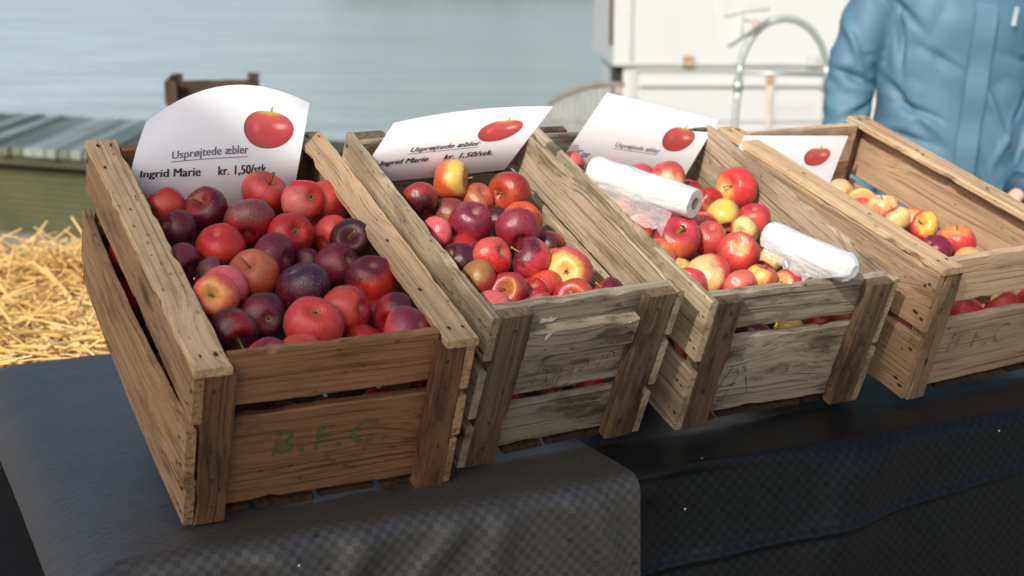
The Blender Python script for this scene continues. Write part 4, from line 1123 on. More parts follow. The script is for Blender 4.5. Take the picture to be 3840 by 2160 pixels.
APPLES=[
(0,-0.4708,1.9013,0.3331,0.0257,0.50,0.82,0.27,'','red','warmred',0.23,-0.96,-0.17,0.40,'smooth orange-red apple by the left rail, below the first price card'),
(0,-0.4185,1.9091,0.3284,0.0306,-0.33,-0.62,0.71,'s','purple','brickred',-0.52,-0.57,0.64,0.25,'dark purple apple with stubby stem, leaning toward the left, touching the first price card'),
(0,-0.3488,1.9808,0.3400,0.0323,0.45,-0.27,0.85,'s','brightred','pinkred',0.20,-0.37,0.91,0.50,'highest red apple with a pale frosted shoulder, covering the end of the first card price'),
(0,-0.2911,1.9454,0.3352,0.0281,-0.72,0.61,-0.33,'c','brightred','pink',-0.30,-0.95,-0.07,0.40,'red apple half hidden behind the orange-red one by the right rail'),
(0,-0.2640,1.9926,0.3244,0.0319,0.93,0.37,-0.02,'c','brickred','warmred',-0.20,-0.81,0.55,0.30,'orange-red apple with its eye facing left, tucked under the right rail near the card'),
(0,-0.4441,1.8443,0.3099,0.0268,0.54,0.66,-0.52,'c','purple','plum',0.48,-0.68,-0.56,0.30,'dusky purple apple poking from the left rail, eye against the wood'),
(0,-0.3577,1.8950,0.3135,0.0320,-0.05,0.75,0.66,'','crimson','greyplum',0.08,-0.24,0.97,0.50,'oblong crimson apple with a big grey-brown top, third row of the brown crate'),
(0,-0.3825,1.8234,0.2937,0.0304,0.12,0.51,-0.85,'','brightred','warmred',0.13,-0.77,-0.63,0.35,'scarlet apple with pale dots, round face forward, in the middle left of the brown crate'),
(0,-0.3001,1.8831,0.2972,0.0309,-0.49,0.80,-0.36,'c','brightred','red',0.16,-0.97,0.17,0.20,'scarlet apple showing a green star-shaped eye and a round tan scar'),
(0,-0.2780,1.9643,0.2805,0.0255,-0.76,0.45,-0.47,'','red','red',0.14,-0.97,0.18,0.00,'small red apple patch wedged behind the star-eyed scarlet apple'),
(0,-0.2473,1.9255,0.2873,0.0280,0.57,0.77,0.30,'','red','pinkred',-0.09,-0.88,0.47,0.40,'red speckled apple behind the blackish stemmed one near the right rail'),
(0,-0.2191,1.8822,0.2893,0.0280,0.11,-0.84,0.53,'s','plum','purple',0.11,-0.87,0.48,0.15,'blackish plum apple with upright stem in a golden hollow, below the right rail'),
(0,-0.4262,1.7826,0.2767,0.0255,-0.84,0.50,0.23,'','purplepink','purple',0.48,-0.69,-0.54,0.40,'mauve apple cut off by the left rail, below the dusky purple one'),
(0,-0.3819,1.7673,0.2665,0.0237,0.94,0.02,0.34,'s','plum','greyplum',0.19,-0.79,0.58,0.35,'near-black apple with grey scratchy skin and a hollow at its right'),
(0,-0.3137,1.8249,0.2774,0.0297,-0.87,0.50,0.01,'','purple','purplepink',0.16,-0.86,0.49,0.50,'purple apple peppered with large white dots, centre of the brown crate'),
(0,-0.2766,1.8667,0.2581,0.0255,0.33,0.80,0.51,'','plum','purple',0.14,-0.97,0.20,0.40,'small dark plum apple in a gap at the centre of the brown crate'),
(0,-0.2303,1.8353,0.2645,0.0307,-0.68,0.57,-0.45,'c','purple','purplepink',-0.20,-0.98,0.09,0.40,'glossy violet apple with a small eye at its right shoulder'),
(0,-0.3291,1.7681,0.2669,0.0309,-0.32,-0.54,0.78,'s','russetred','russet',0.01,-0.49,0.87,0.30,'brownish red russet apple with a long thin stem standing up'),
(0,-0.1836,1.8041,0.2526,0.0316,-0.14,0.44,-0.89,'','brightred','purple',-0.32,-0.07,0.95,0.55,'oval apple, violet on top and flame red below, beside the right rail'),
(0,-0.3611,1.7246,0.2563,0.0286,0.45,0.82,0.34,'','brightred','pink',0.46,-0.61,0.65,0.40,'bright pinkish red apple mostly hidden behind the yellow-eyed one'),
(0,-0.3588,1.6739,0.2613,0.0266,-0.13,-0.99,0.07,'s','pinkred','yellow',0.05,-0.97,0.22,0.22,'rosy apple with a yellow-green flare around its dark hollow, against the left rail'),
(0,-0.2664,1.7558,0.2526,0.0337,0.43,0.16,-0.89,'c','purple','blueplum',0.38,-0.18,0.91,0.50,'largest purple apple, blue-grey bloom, big pale dots and a small red patch'),
(0,-0.3033,1.7988,0.2378,0.0227,-0.70,0.61,0.37,'','red','red',0.16,-0.96,0.21,0.00,'red apple sliver peeking from behind the largest purple apple'),
(0,-0.3052,1.6827,0.2322,0.0284,-0.49,0.87,-0.04,'c','darkpurple','purplepink',-0.15,-0.93,0.33,0.30,'dark wine apple with a pale eye facing forward near the front of the brown crate'),
(0,-0.2079,1.7279,0.2299,0.0296,-0.84,0.50,-0.20,'','red','warmred',-0.33,-0.84,0.42,0.40,'red speckled apple behind the big rosy one, right of the crate middle'),
(0,-0.3346,1.6386,0.2234,0.0289,0.57,-0.74,-0.35,'s','darkpurple','red',0.50,-0.70,0.52,0.15,'blackish purple apple in the front left corner, hollow turned forward and down'),
(0,-0.2419,1.6784,0.2234,0.0344,-0.21,0.58,-0.79,'c','pinkcrimson','warmred',0.32,-0.65,0.69,0.25,'biggest rosy crimson apple near the front edge, green eye at its top'),
(0,-0.1760,1.7827,0.2093,0.0226,-0.76,0.62,0.19,'','red','red',0.10,-0.97,0.23,0.00,'dark red apple wedged low between two purple-red ones near the right front'),
(0,-0.1451,1.7465,0.2168,0.0299,-0.43,-0.85,-0.30,'s','crimson','plum',0.62,-0.38,0.68,0.40,'deep crimson apple with a curved crease, under the right rail near the front corner'),
(0,-0.1278,1.6940,0.2093,0.0307,-0.71,0.46,-0.53,'','pinkred','purplepink',0.62,-0.51,0.60,0.50,'pink and lilac apple in the front right corner above the front board'),
(0,-0.2883,1.6113,0.1992,0.0255,-0.17,0.38,-0.91,'','pinkcrimson','purplepink',0.44,-0.59,0.68,0.40,'pinkish apple just above the front board, right of the blackish corner one'),
(0,-0.2519,1.6296,0.1971,0.0261,-0.78,0.33,-0.53,'c','pinkred','warmred',-0.17,-0.88,0.45,0.40,'coral pink apple with an eye at its right, resting behind the front board'),
(0,-0.1859,1.7067,0.1896,0.0244,0.68,0.62,-0.38,'','brickred','red',0.10,-0.96,0.25,0.30,'shaded brick red apple low behind the front board at the right'),
(0,-0.1749,1.6754,0.1828,0.0255,-0.23,0.78,0.58,'','pinkcrimson','pink',0.09,-0.68,0.73,0.40,'crimson apple top barely showing over the front board near the right rail'),
(1,-0.0902,2.0778,0.3454,0.0298,0.98,-0.19,0.08,'s','orangered','yellow',0.66,-0.61,0.43,0.38,'yellow and orange-red apple with a side stem, topmost before the second price card'),
(1,-0.1340,2.0160,0.3257,0.0263,-0.51,0.33,0.79,'c','brickred','plum',0.16,-0.90,-0.39,0.30,'dull brick red apple by the left board, eye turned down'),
(1,-0.0505,2.0854,0.3149,0.0255,-0.48,0.51,-0.71,'','orangered','russet',0.02,-0.76,0.65,0.30,'orange apple with yellow freckles behind the yellow topmost one'),
(1,-0.0036,2.0971,0.3240,0.0314,-0.70,-0.71,-0.08,'s','crimson','russetred',-0.57,-0.82,-0.11,0.35,'crimson apple with a yellow stem and a tan scar band, under the second card'),
(1,-0.0906,2.0367,0.2986,0.0255,0.24,0.73,0.64,'c','russetplum','russet',0.04,-0.92,-0.39,0.30,'brown-plum apple in the shadow below the yellow topmost one'),
(1,-0.0593,1.9846,0.2971,0.0308,-0.32,0.60,-0.73,'c','crimson','purplepink',0.13,-0.63,0.76,0.50,'shiny crimson apple with its eye on top and a fine pale line'),
(1,0.0142,2.0419,0.2889,0.0294,-0.26,0.49,-0.83,'','orangered','brickred',0.58,-0.81,0.14,0.30,'plain orange-red apple half covered by a mauve one on the right'),
(1,0.0083,1.9868,0.2886,0.0302,-0.20,0.75,0.63,'','crimson','purplepink',0.21,-0.62,0.75,0.55,'mauve-pink apple with dots in front of the plain orange-red one'),
(1,-0.1045,1.9455,0.2897,0.0225,0.75,0.66,-0.11,'','pinkcrimson','pink',0.05,-0.83,0.56,0.40,'rose apple pressed against the left board of the grey crate'),
(1,-0.0249,2.0682,0.2818,0.0255,0.76,0.60,-0.24,'','plum','plum',0.01,-0.99,0.17,0.00,'dark plum apple in the gap under the scarred crimson one'),
(1,-0.0293,2.0220,0.2704,0.0255,-0.24,0.74,0.62,'','crimson','plum',0.01,-0.98,0.18,0.30,'plum-red apple squeezed between the shiny crimson and the mauve one'),
(1,-0.0721,1.9603,0.2598,0.0255,-0.33,0.74,0.59,'','red','red',0.04,-0.98,0.19,0.00,'red apple sliver below the shiny crimson one'),
(1,-0.0720,1.9113,0.2561,0.0255,0.58,0.54,-0.61,'','darkpurple','plum',0.04,-0.87,0.49,0.40,'dark violet apple by the left board, below the rose one'),
(1,-0.0270,1.9112,0.2609,0.0283,-0.68,0.53,-0.51,'','pinkred','brightred',0.01,-0.90,-0.44,0.40,'plain coral-pink apple without stem or eye, middle of the grey crate'),
(1,0.0257,1.9283,0.2559,0.0286,-0.84,-0.13,0.53,'s','pinkcrimson','purple',-0.62,-0.36,0.70,0.50,'purple and pink apple with a wrinkled hollow at its upper left'),
(1,0.0542,2.0192,0.2518,0.0255,-0.75,0.66,0.02,'','brickred','plum',-0.03,-0.98,0.19,0.40,'dark wrinkled apple close to the right board'),
(1,0.0653,1.9851,0.2372,0.0255,0.13,0.46,-0.88,'','orangered','orange',-0.03,-0.98,0.20,0.40,'pale orange apple behind the big yellow-faced one'),
(1,-0.0464,1.8578,0.2423,0.0246,0.75,0.66,0.01,'','brickred','russet',-0.29,-0.59,0.76,0.45,'olive-brown russet apple by the left board near the front'),
(1,-0.0049,1.8531,0.2247,0.0255,-0.35,-0.80,0.49,'s','crimson','russet',-0.11,-0.90,0.42,0.20,'red apple with its stem hollow facing up, front of the grey crate'),
(1,0.0791,1.9330,0.2358,0.0327,0.18,0.96,-0.24,'c','pinkred','yellow',-0.50,-0.86,0.07,0.50,'big apple with a yellow face and open eye turned forward'),
(1,0.0261,1.8905,0.2102,0.0255,-0.20,0.45,-0.87,'','red','red',-0.01,-0.98,0.22,0.00,'shaded red apple between the stemmed one and the yellow-faced one'),
(1,0.0469,1.9095,0.2164,0.0255,-0.53,0.74,0.41,'','orangered','red',-0.02,-0.98,0.21,0.20,'orange-red apple below the purple and pink one'),
(1,-0.0268,1.8201,0.2069,0.0255,0.65,0.71,0.27,'','pinkcrimson','pink',0.01,-0.70,0.71,0.40,'rosy apple in the front left corner of the grey crate'),
(1,0.0379,1.8362,0.2018,0.0255,-0.40,0.46,-0.79,'','red','pinkgrey',-0.02,-0.80,0.60,0.30,'red speckled apple just above the middle of the grey front board'),
(1,0.0843,1.8530,0.2123,0.0276,-0.32,-0.79,0.52,'s','crimson','russetred',0.17,-0.84,0.51,0.40,'streaky red apple with a hollow facing forward, behind the grey front board'),
(1,0.1319,1.8885,0.2140,0.0236,-0.71,-0.04,0.70,'s','crimson','purple',0.46,-0.80,0.39,0.50,'purple-pink apple with a yellow stem at its left, front right corner'),
(2,0.3709,2.3076,0.3000,0.0321,-0.72,-0.62,0.30,'s','glossred','yellow',-0.90,-0.43,-0.10,0.22,'glossy red apple with a fat yellow stem, topmost against the right board'),
(2,0.2563,2.3051,0.3151,0.0282,0.77,0.49,-0.40,'','pinkred','cream',-0.09,-0.88,-0.46,0.40,'pink and cream apple between the upper bag roll and the third card'),
(2,0.2112,2.3214,0.3114,0.0255,0.26,0.70,0.66,'','pinkred','pink',-0.09,-0.99,0.14,0.20,'red apple top just showing over the upper bag roll'),
(2,0.2956,2.3331,0.2849,0.0255,-0.45,0.59,-0.66,'','red','red',-0.12,-0.98,0.15,0.00,'red apple sliver right of the pink and cream one'),
(2,0.3241,2.3005,0.2739,0.0255,0.17,-0.98,0.05,'s','red','yellow',0.08,-1.00,-0.06,0.12,'dark red apple with yellow stem, next to the open roll end'),
(2,0.3368,2.2216,0.2676,0.0258,-0.14,0.76,0.63,'','orange','yellowgreen',-0.31,-0.64,0.70,0.42,'yellow-green apple with an orange flush below the topmost glossy one'),
(2,0.3856,2.2242,0.2619,0.0261,0.06,0.49,-0.87,'','pinkcrimson','pinkred',-0.15,-0.94,-0.30,0.40,'pinkish red matt apple touching the right board'),
(2,0.3635,2.1808,0.2506,0.0229,0.46,0.89,-0.02,'c','striped','cream',-0.26,-0.85,0.47,0.30,'salmon striped apple with its eye showing, above the lower bag roll'),
(2,0.2492,2.1039,0.2512,0.0342,0.10,-0.69,0.72,'s','pinkcrimson','orange',-0.17,-0.65,-0.74,0.35,'largest pink apple with frosted shoulder and thick yellow stem'),
(2,0.3034,2.1318,0.2467,0.0266,-0.05,0.49,-0.87,'','glossred','pinkred',0.00,-0.63,0.77,0.40,'coral apple squeezed between the largest pink one and the round red one'),
(2,0.3430,2.0997,0.2309,0.0307,0.03,0.78,-0.63,'c','glossred','cream',-0.10,-0.84,0.53,0.16,'round shiny red apple with a pale eye basin, left of the lower roll'),
(2,0.2741,2.2264,0.2503,0.0255,0.23,0.72,0.65,'','striped','orange',-0.12,-0.98,0.17,0.40,'reddish apple under the end of the upper bag roll'),
(2,0.3027,2.2079,0.2548,0.0255,0.46,0.44,-0.77,'','striped','pinkred',-0.13,-0.98,0.17,0.40,'faded red apple below the open roll end'),
(2,0.2891,2.0310,0.2116,0.0318,-0.34,0.53,-0.78,'','glossred','cream',-0.67,-0.70,0.25,0.58,'big cream-yellow apple with red right cheek, front of the bag-roll crate'),
(2,0.2186,2.0741,0.2320,0.0255,-0.25,0.51,-0.82,'','striped','orange',-0.10,-0.87,0.49,0.40,'salmon apple showing over the left board beside the largest pink one'),
(2,0.2511,2.0718,0.2011,0.0255,0.40,0.42,-0.81,'','cream','yellow',-0.12,-0.97,0.20,0.40,'pale cream apple in the gap under the largest pink one'),
(2,0.2568,1.9992,0.2041,0.0255,0.23,0.76,-0.61,'c','glossred','pinkred',0.09,-0.97,0.21,0.20,'red apple with its eye turned left, front left of the bag-roll crate'),
(2,0.3324,2.0117,0.1970,0.0255,-0.59,0.78,0.18,'','pinkred','striped',-0.15,-0.85,0.51,0.40,'red-pink apple behind the middle of the front board, right of the cream one'),
(2,0.3663,2.0369,0.2059,0.0230,0.33,-0.11,0.94,'s','striped','yellow',-0.67,-0.73,0.15,0.40,'orange striped apple with a thin upright stem'),
(2,0.4085,2.0440,0.1915,0.0257,0.67,0.60,-0.44,'c','pinkred','cream',-0.63,-0.68,0.37,0.22,'pink apple with a cream hollow, touching the film of the lower roll'),
(2,0.3780,2.1193,0.1917,0.0255,0.15,0.44,-0.89,'','red','red',-0.17,-0.96,0.20,0.00,'deep red apple in the gap beside the film of the lower roll'),
(2,0.1442,2.2083,0.2966,0.0255,0.60,0.50,-0.62,'','cream','yellow',-0.06,-0.99,0.15,0.50,'cream apple below the upper roll, behind the left board'),
(2,0.1669,2.1695,0.2728,0.0255,0.67,0.64,0.37,'','yellow','orange',0.24,-0.96,0.16,0.40,'yellow apple under the draped film near the left board'),
(2,0.1920,2.1224,0.2640,0.0228,0.51,0.46,-0.72,'','cream','pinkred',0.33,-0.77,0.55,0.30,'pale apple seen through the clear film'),
(2,0.0966,2.2885,0.3391,0.0234,-0.59,0.71,0.40,'','pinkred','pink',-0.04,-0.85,0.52,0.30,'red apple in the rear left corner beside the third card'),
(3,0.5851,2.4891,0.2641,0.0255,-0.61,0.79,-0.02,'','orangepale','cream',-0.21,-0.82,0.53,0.50,'peach apple farthest back, below the fourth card'),
(3,0.6179,2.4632,0.2492,0.0255,0.61,0.58,0.54,'','cream','orangepale',-0.23,-0.96,-0.17,0.50,'cream apple second from the back in the tan crate'),
(3,0.6094,2.4379,0.2375,0.0255,-0.09,0.54,-0.84,'','pinkred','cream',-0.24,-0.96,0.16,0.30,'pinkish apple sliver over the left rail of the tan crate'),
(3,0.6426,2.4247,0.2473,0.0272,-0.03,-0.15,0.99,'s','cream','orangepale',-0.19,-0.83,-0.53,0.40,'large pale yellow apple with its hollow on top'),
(3,0.6551,2.3788,0.2365,0.0254,-0.51,0.03,0.86,'s','glossred','cream',0.29,-0.94,0.16,0.50,'apple split red and cream with a thin dark stem'),
(3,0.7035,2.4541,0.2192,0.0255,-0.03,0.77,0.63,'','orange','orangepale',-0.27,-0.95,0.16,0.40,'orange apple hidden behind the red and yellow ringed one'),
(3,0.7037,2.3762,0.2257,0.0245,-0.64,-0.66,0.40,'s','glossred','yellow',-0.06,-0.88,0.47,0.40,'red and yellow apple with its hollow facing forward'),
(3,0.7460,2.3284,0.2077,0.0293,-0.15,-0.03,0.99,'s','glossred','yellow',-0.23,-0.20,0.95,0.28,'shiny red apple with a yellow crown against the right board'),
(3,0.7016,2.2965,0.1987,0.0255,0.69,0.33,-0.64,'','pinkcrimson','purplepink',-0.26,-0.78,0.56,0.50,'purple-pink apple just above the left rail of the tan crate'),
(3,0.7478,2.2646,0.1834,0.0255,0.08,0.77,0.63,'','yellow','orangepale',-0.29,-0.95,-0.13,0.40,'yellow apple touching the front board of the tan crate'),
(0,-0.1687,1.7091,0.1105,0.0240,-0.30,0.09,-0.95,'','brightred','red',0.00,0.00,1.00,0.15,'red magenta apple seen through the slot of the brown crate, right side'),
(0,-0.2309,1.6786,0.1062,0.0240,0.37,0.27,-0.89,'','crimson','red',0.00,0.00,1.00,0.15,'dark red apple seen through the slot, middle of the brown crate'),
(0,-0.2761,1.6547,0.1069,0.0240,0.05,-0.79,0.62,'','plum','red',0.00,0.00,1.00,0.15,'almost black apple deep in the slot near the left post'),
(0,-0.1146,1.7368,0.1120,0.0240,-0.87,-0.39,0.30,'','plum','red',0.00,0.00,1.00,0.15,'dark speckled apple in the slot beside the right post'),
(1,0.1107,1.9261,0.0627,0.0240,0.46,-0.86,-0.20,'','brightred','red',0.00,0.00,1.00,0.15,'vivid red apple seen through the slot of the grey crate'),
(1,0.0519,1.8910,0.0623,0.0240,0.19,-0.35,0.92,'','plum','red',0.00,0.00,1.00,0.15,'dark apple behind the slot in the grey crate, middle'),
(1,0.0020,1.8626,0.0595,0.0240,-0.73,0.22,-0.64,'','crimson','red',0.00,0.00,1.00,0.15,'dark crimson apple behind the slot beside the grey left post'),
(2,0.4142,2.0514,0.1223,0.0241,0.97,-0.01,-0.26,'','yellowstripe','red',0.00,0.00,1.00,0.15,'yellow striped apple seen through the slot of the bag-roll crate'),
(2,0.4662,2.0788,0.1250,0.0243,-0.68,0.67,0.30,'','brickred','red',0.00,0.00,1.00,0.15,'dark red apple in the slot, right of the yellow striped one'),
(2,0.5150,2.1044,0.1258,0.0240,0.53,0.81,0.25,'','striped','red',0.00,0.00,1.00,0.15,'red and yellow apple in the slot beside the right post'),
(2,0.3610,2.0237,0.1195,0.0240,-0.49,-0.62,-0.62,'','plum','red',0.00,0.00,1.00,0.15,'shaded apple in the slot beside the left post of the bag-roll crate'),
(3,0.7245,2.2028,0.1071,0.0308,0.66,-0.70,-0.29,'','glossred','red',0.00,0.00,1.00,0.15,'bright red apple bulging through the slot of the tan crate'),
(3,0.8001,2.2460,0.1101,0.0296,-0.46,0.32,0.83,'','pinkred','red',0.00,0.00,1.00,0.15,'coral apple in the slot of the tan crate, near the frame edge'),
(3,0.8692,2.2884,0.1075,0.0293,-0.59,-0.81,-0.00,'','glossred','red',0.00,0.00,1.00,0.15,'red apple in the slot of the tan crate, cut by the picture edge'),
(0,-0.3686,1.6354,0.0593,0.0287,0.23,-0.34,0.91,'','brightred','crimson',0.51,-0.22,-0.83,0.30,''),
(0,-0.2721,1.6861,0.0599,0.0282,-0.86,-0.09,0.51,'','plum','crimson',0.05,-0.23,-0.97,0.30,''),
(0,-0.2208,1.7186,0.0538,0.0281,-0.03,0.13,-0.99,'','crimson','purple',0.42,0.84,-0.34,0.30,''),
(0,-0.1698,1.7903,0.0707,0.0276,0.02,0.00,-1.00,'','purple','purple',-0.84,0.42,0.35,0.30,''),
(0,-0.4575,1.7991,0.1297,0.0283,0.67,-0.21,-0.71,'','red','red',0.24,0.45,0.86,0.30,''),
(0,-0.2562,1.9593,0.1424,0.0287,-0.43,0.55,-0.72,'','red','red',0.94,-0.19,0.28,0.30,''),
(0,-0.4997,1.8856,0.1702,0.0306,-0.90,-0.43,0.08,'','plum','brightred',-0.34,0.94,0.09,0.30,''),
(0,-0.2983,2.0455,0.1799,0.0301,-0.44,-0.55,0.70,'','brightred','purple',-0.43,0.58,-0.69,0.30,''),
(0,-0.5376,1.9713,0.1990,0.0277,0.34,-0.93,-0.10,'','brightred','red',-0.76,0.22,-0.61,0.30,''),
(0,-0.2139,1.8789,0.1476,0.0268,0.78,-0.30,-0.55,'','red','crimson',-0.16,-0.62,-0.77,0.30,''),
(0,-0.3561,1.6161,0.1127,0.0303,-0.88,0.09,-0.47,'','red','plum',0.93,0.34,-0.12,0.30,''),
(0,-0.4072,1.7033,0.1538,0.0306,-0.44,0.72,-0.53,'','crimson','purple',0.29,0.79,-0.54,0.30,''),
(0,-0.4425,1.7803,0.1912,0.0299,0.36,-0.92,-0.15,'','purple','brightred',0.26,-0.93,0.26,0.30,''),
(0,-0.5349,1.9456,0.2601,0.0289,0.34,-0.22,-0.92,'','red','purple',-0.63,0.72,0.29,0.30,''),
(0,-0.2116,1.7533,0.1707,0.0303,0.52,0.31,-0.80,'','purple','purple',0.85,-0.53,0.06,0.30,''),
(0,-0.3532,1.8362,0.2205,0.0265,-0.67,-0.74,0.05,'','plum','red',0.58,0.30,0.75,0.30,''),
(0,-0.3994,1.8650,0.2383,0.0277,-0.93,0.35,0.14,'','red','red',-0.11,-0.69,0.71,0.30,''),
(0,-0.4899,1.9763,0.2865,0.0266,-0.48,-0.87,-0.08,'','purple','purple',-0.15,0.97,-0.20,0.30,''),
(0,-0.3867,2.0367,0.2847,0.0302,-0.01,0.81,-0.59,'','brightred','red',0.38,0.51,0.78,0.30,''),
(0,-0.3486,1.5948,0.1722,0.0296,-0.83,0.50,-0.24,'','crimson','brightred',-0.47,-0.88,0.11,0.30,''),
(0,-0.3909,1.6846,0.2112,0.0302,0.42,-0.80,0.42,'','brightred','crimson',-0.36,-0.88,0.31,0.30,''),
(0,-0.5176,1.9370,0.3132,0.0306,0.65,-0.49,-0.57,'','plum','brightred',0.65,-0.32,0.69,0.30,''),
(0,-0.4276,1.9772,0.3103,0.0277,0.02,-0.67,-0.74,'','brightred','red',-0.91,0.08,0.40,0.30,''),
(1,0.0403,2.0530,0.1224,0.0266,-0.57,0.04,-0.82,'','brickred','brickred',-0.99,0.12,-0.11,0.30,''),
(1,-0.0080,2.1332,0.1980,0.0290,0.49,0.10,0.87,'','plum','brickred',-0.35,0.93,0.11,0.30,''),
(1,0.0557,2.0266,0.1846,0.0294,-0.98,0.11,-0.19,'','red','red',-0.10,0.57,-0.82,0.30,''),
(1,0.0015,1.9513,0.1953,0.0267,0.22,-0.91,-0.34,'','brickred','crimson',-0.86,0.52,0.00,0.30,''),
(1,-0.0457,1.9752,0.2145,0.0277,0.71,-0.61,-0.36,'','red','brickred',-0.44,0.71,0.55,0.30,''),
(1,-0.1387,2.0197,0.2519,0.0282,-0.80,0.13,0.58,'','brickred','red',-0.36,-0.85,-0.39,0.30,''),
(1,0.0039,2.1137,0.2595,0.0268,0.37,0.77,-0.52,'','crimson','red',-0.09,0.86,-0.50,0.30,''),
(1,-0.1391,2.0826,0.2813,0.0300,0.58,0.57,-0.59,'','red','crimson',0.32,-0.20,-0.93,0.30,''),
(1,-0.0442,2.1392,0.2803,0.0296,0.23,-0.28,0.93,'','plum','crimson',-0.31,0.69,0.65,0.30,''),
(2,0.2477,1.9978,0.0617,0.0270,-0.24,0.04,-0.97,'','pinkred','cream',0.38,-0.77,0.50,0.30,''),
(2,0.2926,2.0257,0.0556,0.0297,-0.18,0.48,0.86,'','red','striped',-0.92,0.39,0.02,0.30,''),
(2,0.3431,2.0484,0.0590,0.0273,0.63,-0.76,-0.17,'','red','red',0.57,0.74,0.36,0.30,''),
(2,0.3968,2.0767,0.0639,0.0309,0.17,0.61,0.78,'','red','cream',-0.34,0.74,-0.58,0.30,''),
(2,0.4437,2.1080,0.0567,0.0288,0.11,0.69,-0.72,'','pinkred','cream',-0.78,0.63,0.03,0.30,''),
(2,0.2088,2.0777,0.0998,0.0278,0.81,0.38,-0.43,'','red','cream',0.12,-0.88,0.46,0.30,''),
(2,0.4042,2.2425,0.1134,0.0285,0.53,0.77,-0.35,'','striped','red',-0.41,-0.74,-0.53,0.30,''),
(2,0.3591,2.3169,0.1508,0.0265,-0.19,0.61,0.77,'','red','red',0.84,-0.50,0.19,0.30,''),
(2,0.1154,2.2374,0.1719,0.0273,0.60,0.58,0.55,'','cream','cream',0.33,0.31,0.89,0.30,''),
(2,0.3118,2.4032,0.1810,0.0285,-0.36,0.91,0.19,'','striped','cream',-0.91,-0.40,0.03,0.30,''),
(2,0.0682,2.3256,0.2014,0.0279,-0.06,-0.91,0.41,'','red','striped',-0.68,-0.55,0.49,0.30,''),
(2,0.2598,1.9814,0.1170,0.0306,-0.99,0.03,-0.10,'','striped','red',0.14,-0.56,-0.82,0.30,''),
(2,0.2117,2.0617,0.1529,0.0270,-0.92,-0.35,0.19,'','pinkred','striped',0.95,0.30,-0.09,0.30,''),
(2,0.3169,2.1200,0.1554,0.0286,0.26,-0.82,-0.51,'','pinkred','striped',-0.78,0.33,-0.54,0.30,''),
(2,0.4153,2.1654,0.1489,0.0267,-0.65,-0.47,0.60,'','cream','pinkred',0.08,0.28,-0.96,0.30,''),
(2,0.2141,2.1128,0.1721,0.0287,-0.65,0.12,-0.75,'','striped','striped',-0.49,0.38,0.78,0.30,''),
(2,0.2667,2.1469,0.1766,0.0310,-0.53,0.57,-0.63,'','red','red',-0.10,-0.29,0.95,0.30,''),
(2,0.1722,2.1429,0.1905,0.0298,0.58,-0.05,0.81,'','pinkred','cream',0.23,0.95,0.23,0.30,''),
(2,0.3174,2.2266,0.1911,0.0290,0.73,-0.46,-0.51,'','striped','cream',-0.19,-0.40,0.90,0.30,''),
(2,0.2213,2.2219,0.2057,0.0269,0.21,-0.80,-0.57,'','pinkred','pinkred',-0.75,0.17,-0.63,0.30,''),
(2,0.1272,2.2324,0.2255,0.0301,-0.08,0.11,-0.99,'','red','red',-0.59,0.04,0.81,0.30,''),
(2,0.2253,2.2742,0.2241,0.0275,-0.11,-0.94,-0.33,'','pinkred','red',-0.24,0.71,0.66,0.30,''),
(2,0.2804,2.3575,0.2411,0.0280,0.47,-0.40,-0.79,'','red','red',-0.07,-0.47,-0.88,0.30,''),
(2,0.0843,2.3057,0.2584,0.0297,-0.13,0.94,-0.32,'','cream','red',0.90,-0.29,0.33,0.30,''),
(2,0.1311,2.3345,0.2591,0.0284,-0.85,-0.51,-0.13,'','pinkred','striped',0.11,-0.66,0.74,0.30,''),
(2,0.1800,2.3587,0.2598,0.0274,0.66,0.64,-0.40,'','striped','striped',-0.42,0.49,0.76,0.30,''),
(2,0.2279,2.3882,0.2618,0.0309,-0.37,0.69,-0.62,'','pinkred','red',-0.74,-0.22,0.63,0.30,''),
(2,0.2807,2.4113,0.2590,0.0274,0.56,0.82,-0.15,'','pinkred','cream',-0.31,0.90,0.31,0.30,''),
(2,0.3137,2.1700,0.2000,0.0266,-0.99,-0.00,-0.10,'','cream','pinkred',-0.30,-0.87,-0.39,0.30,''),
(2,0.4129,2.2263,0.2034,0.0289,0.67,0.07,-0.74,'','cream','cream',0.75,0.37,-0.56,0.30,''),
(2,0.3590,2.2547,0.2242,0.0290,-0.30,0.94,-0.16,'','red','pinkred',-0.32,-0.32,-0.89,0.30,''),
(2,0.1728,2.2550,0.2588,0.0285,0.50,0.41,-0.76,'','striped','striped',-0.30,-0.41,0.86,0.30,''),
(2,0.2695,1.9591,0.1723,0.0266,-0.92,-0.24,0.32,'','pinkred','striped',-0.53,-0.31,-0.79,0.30,''),
(3,0.6103,2.1520,0.0593,0.0279,0.77,0.41,-0.48,'','orangepale','cream',-0.07,-0.95,0.31,0.30,''),
(3,0.6620,2.1817,0.0560,0.0306,-0.96,0.22,0.16,'','orangepale','striped',0.52,0.64,0.56,0.30,''),
(3,0.7505,2.2374,0.0585,0.0296,-0.24,0.65,0.72,'','orangepale','striped',-0.18,0.66,0.73,0.30,''),
(3,0.6132,2.2073,0.0740,0.0287,0.63,0.45,-0.64,'','pinkred','orangepale',-0.73,-0.62,0.29,0.30,''),
(3,0.8024,2.3150,0.0758,0.0278,-0.40,-0.61,-0.68,'','orangepale','striped',-0.57,-0.66,0.49,0.30,''),
(3,0.5636,2.2331,0.0876,0.0275,-0.03,-0.95,-0.32,'','cream','orangepale',-0.75,0.44,-0.50,0.30,''),
(3,0.5637,2.2836,0.1021,0.0272,0.48,0.87,0.15,'','striped','pinkred',0.32,0.53,0.79,0.30,''),
(3,0.6102,2.3144,0.1054,0.0270,0.22,-0.69,0.69,'','cream','cream',-0.43,0.89,0.15,0.30,''),
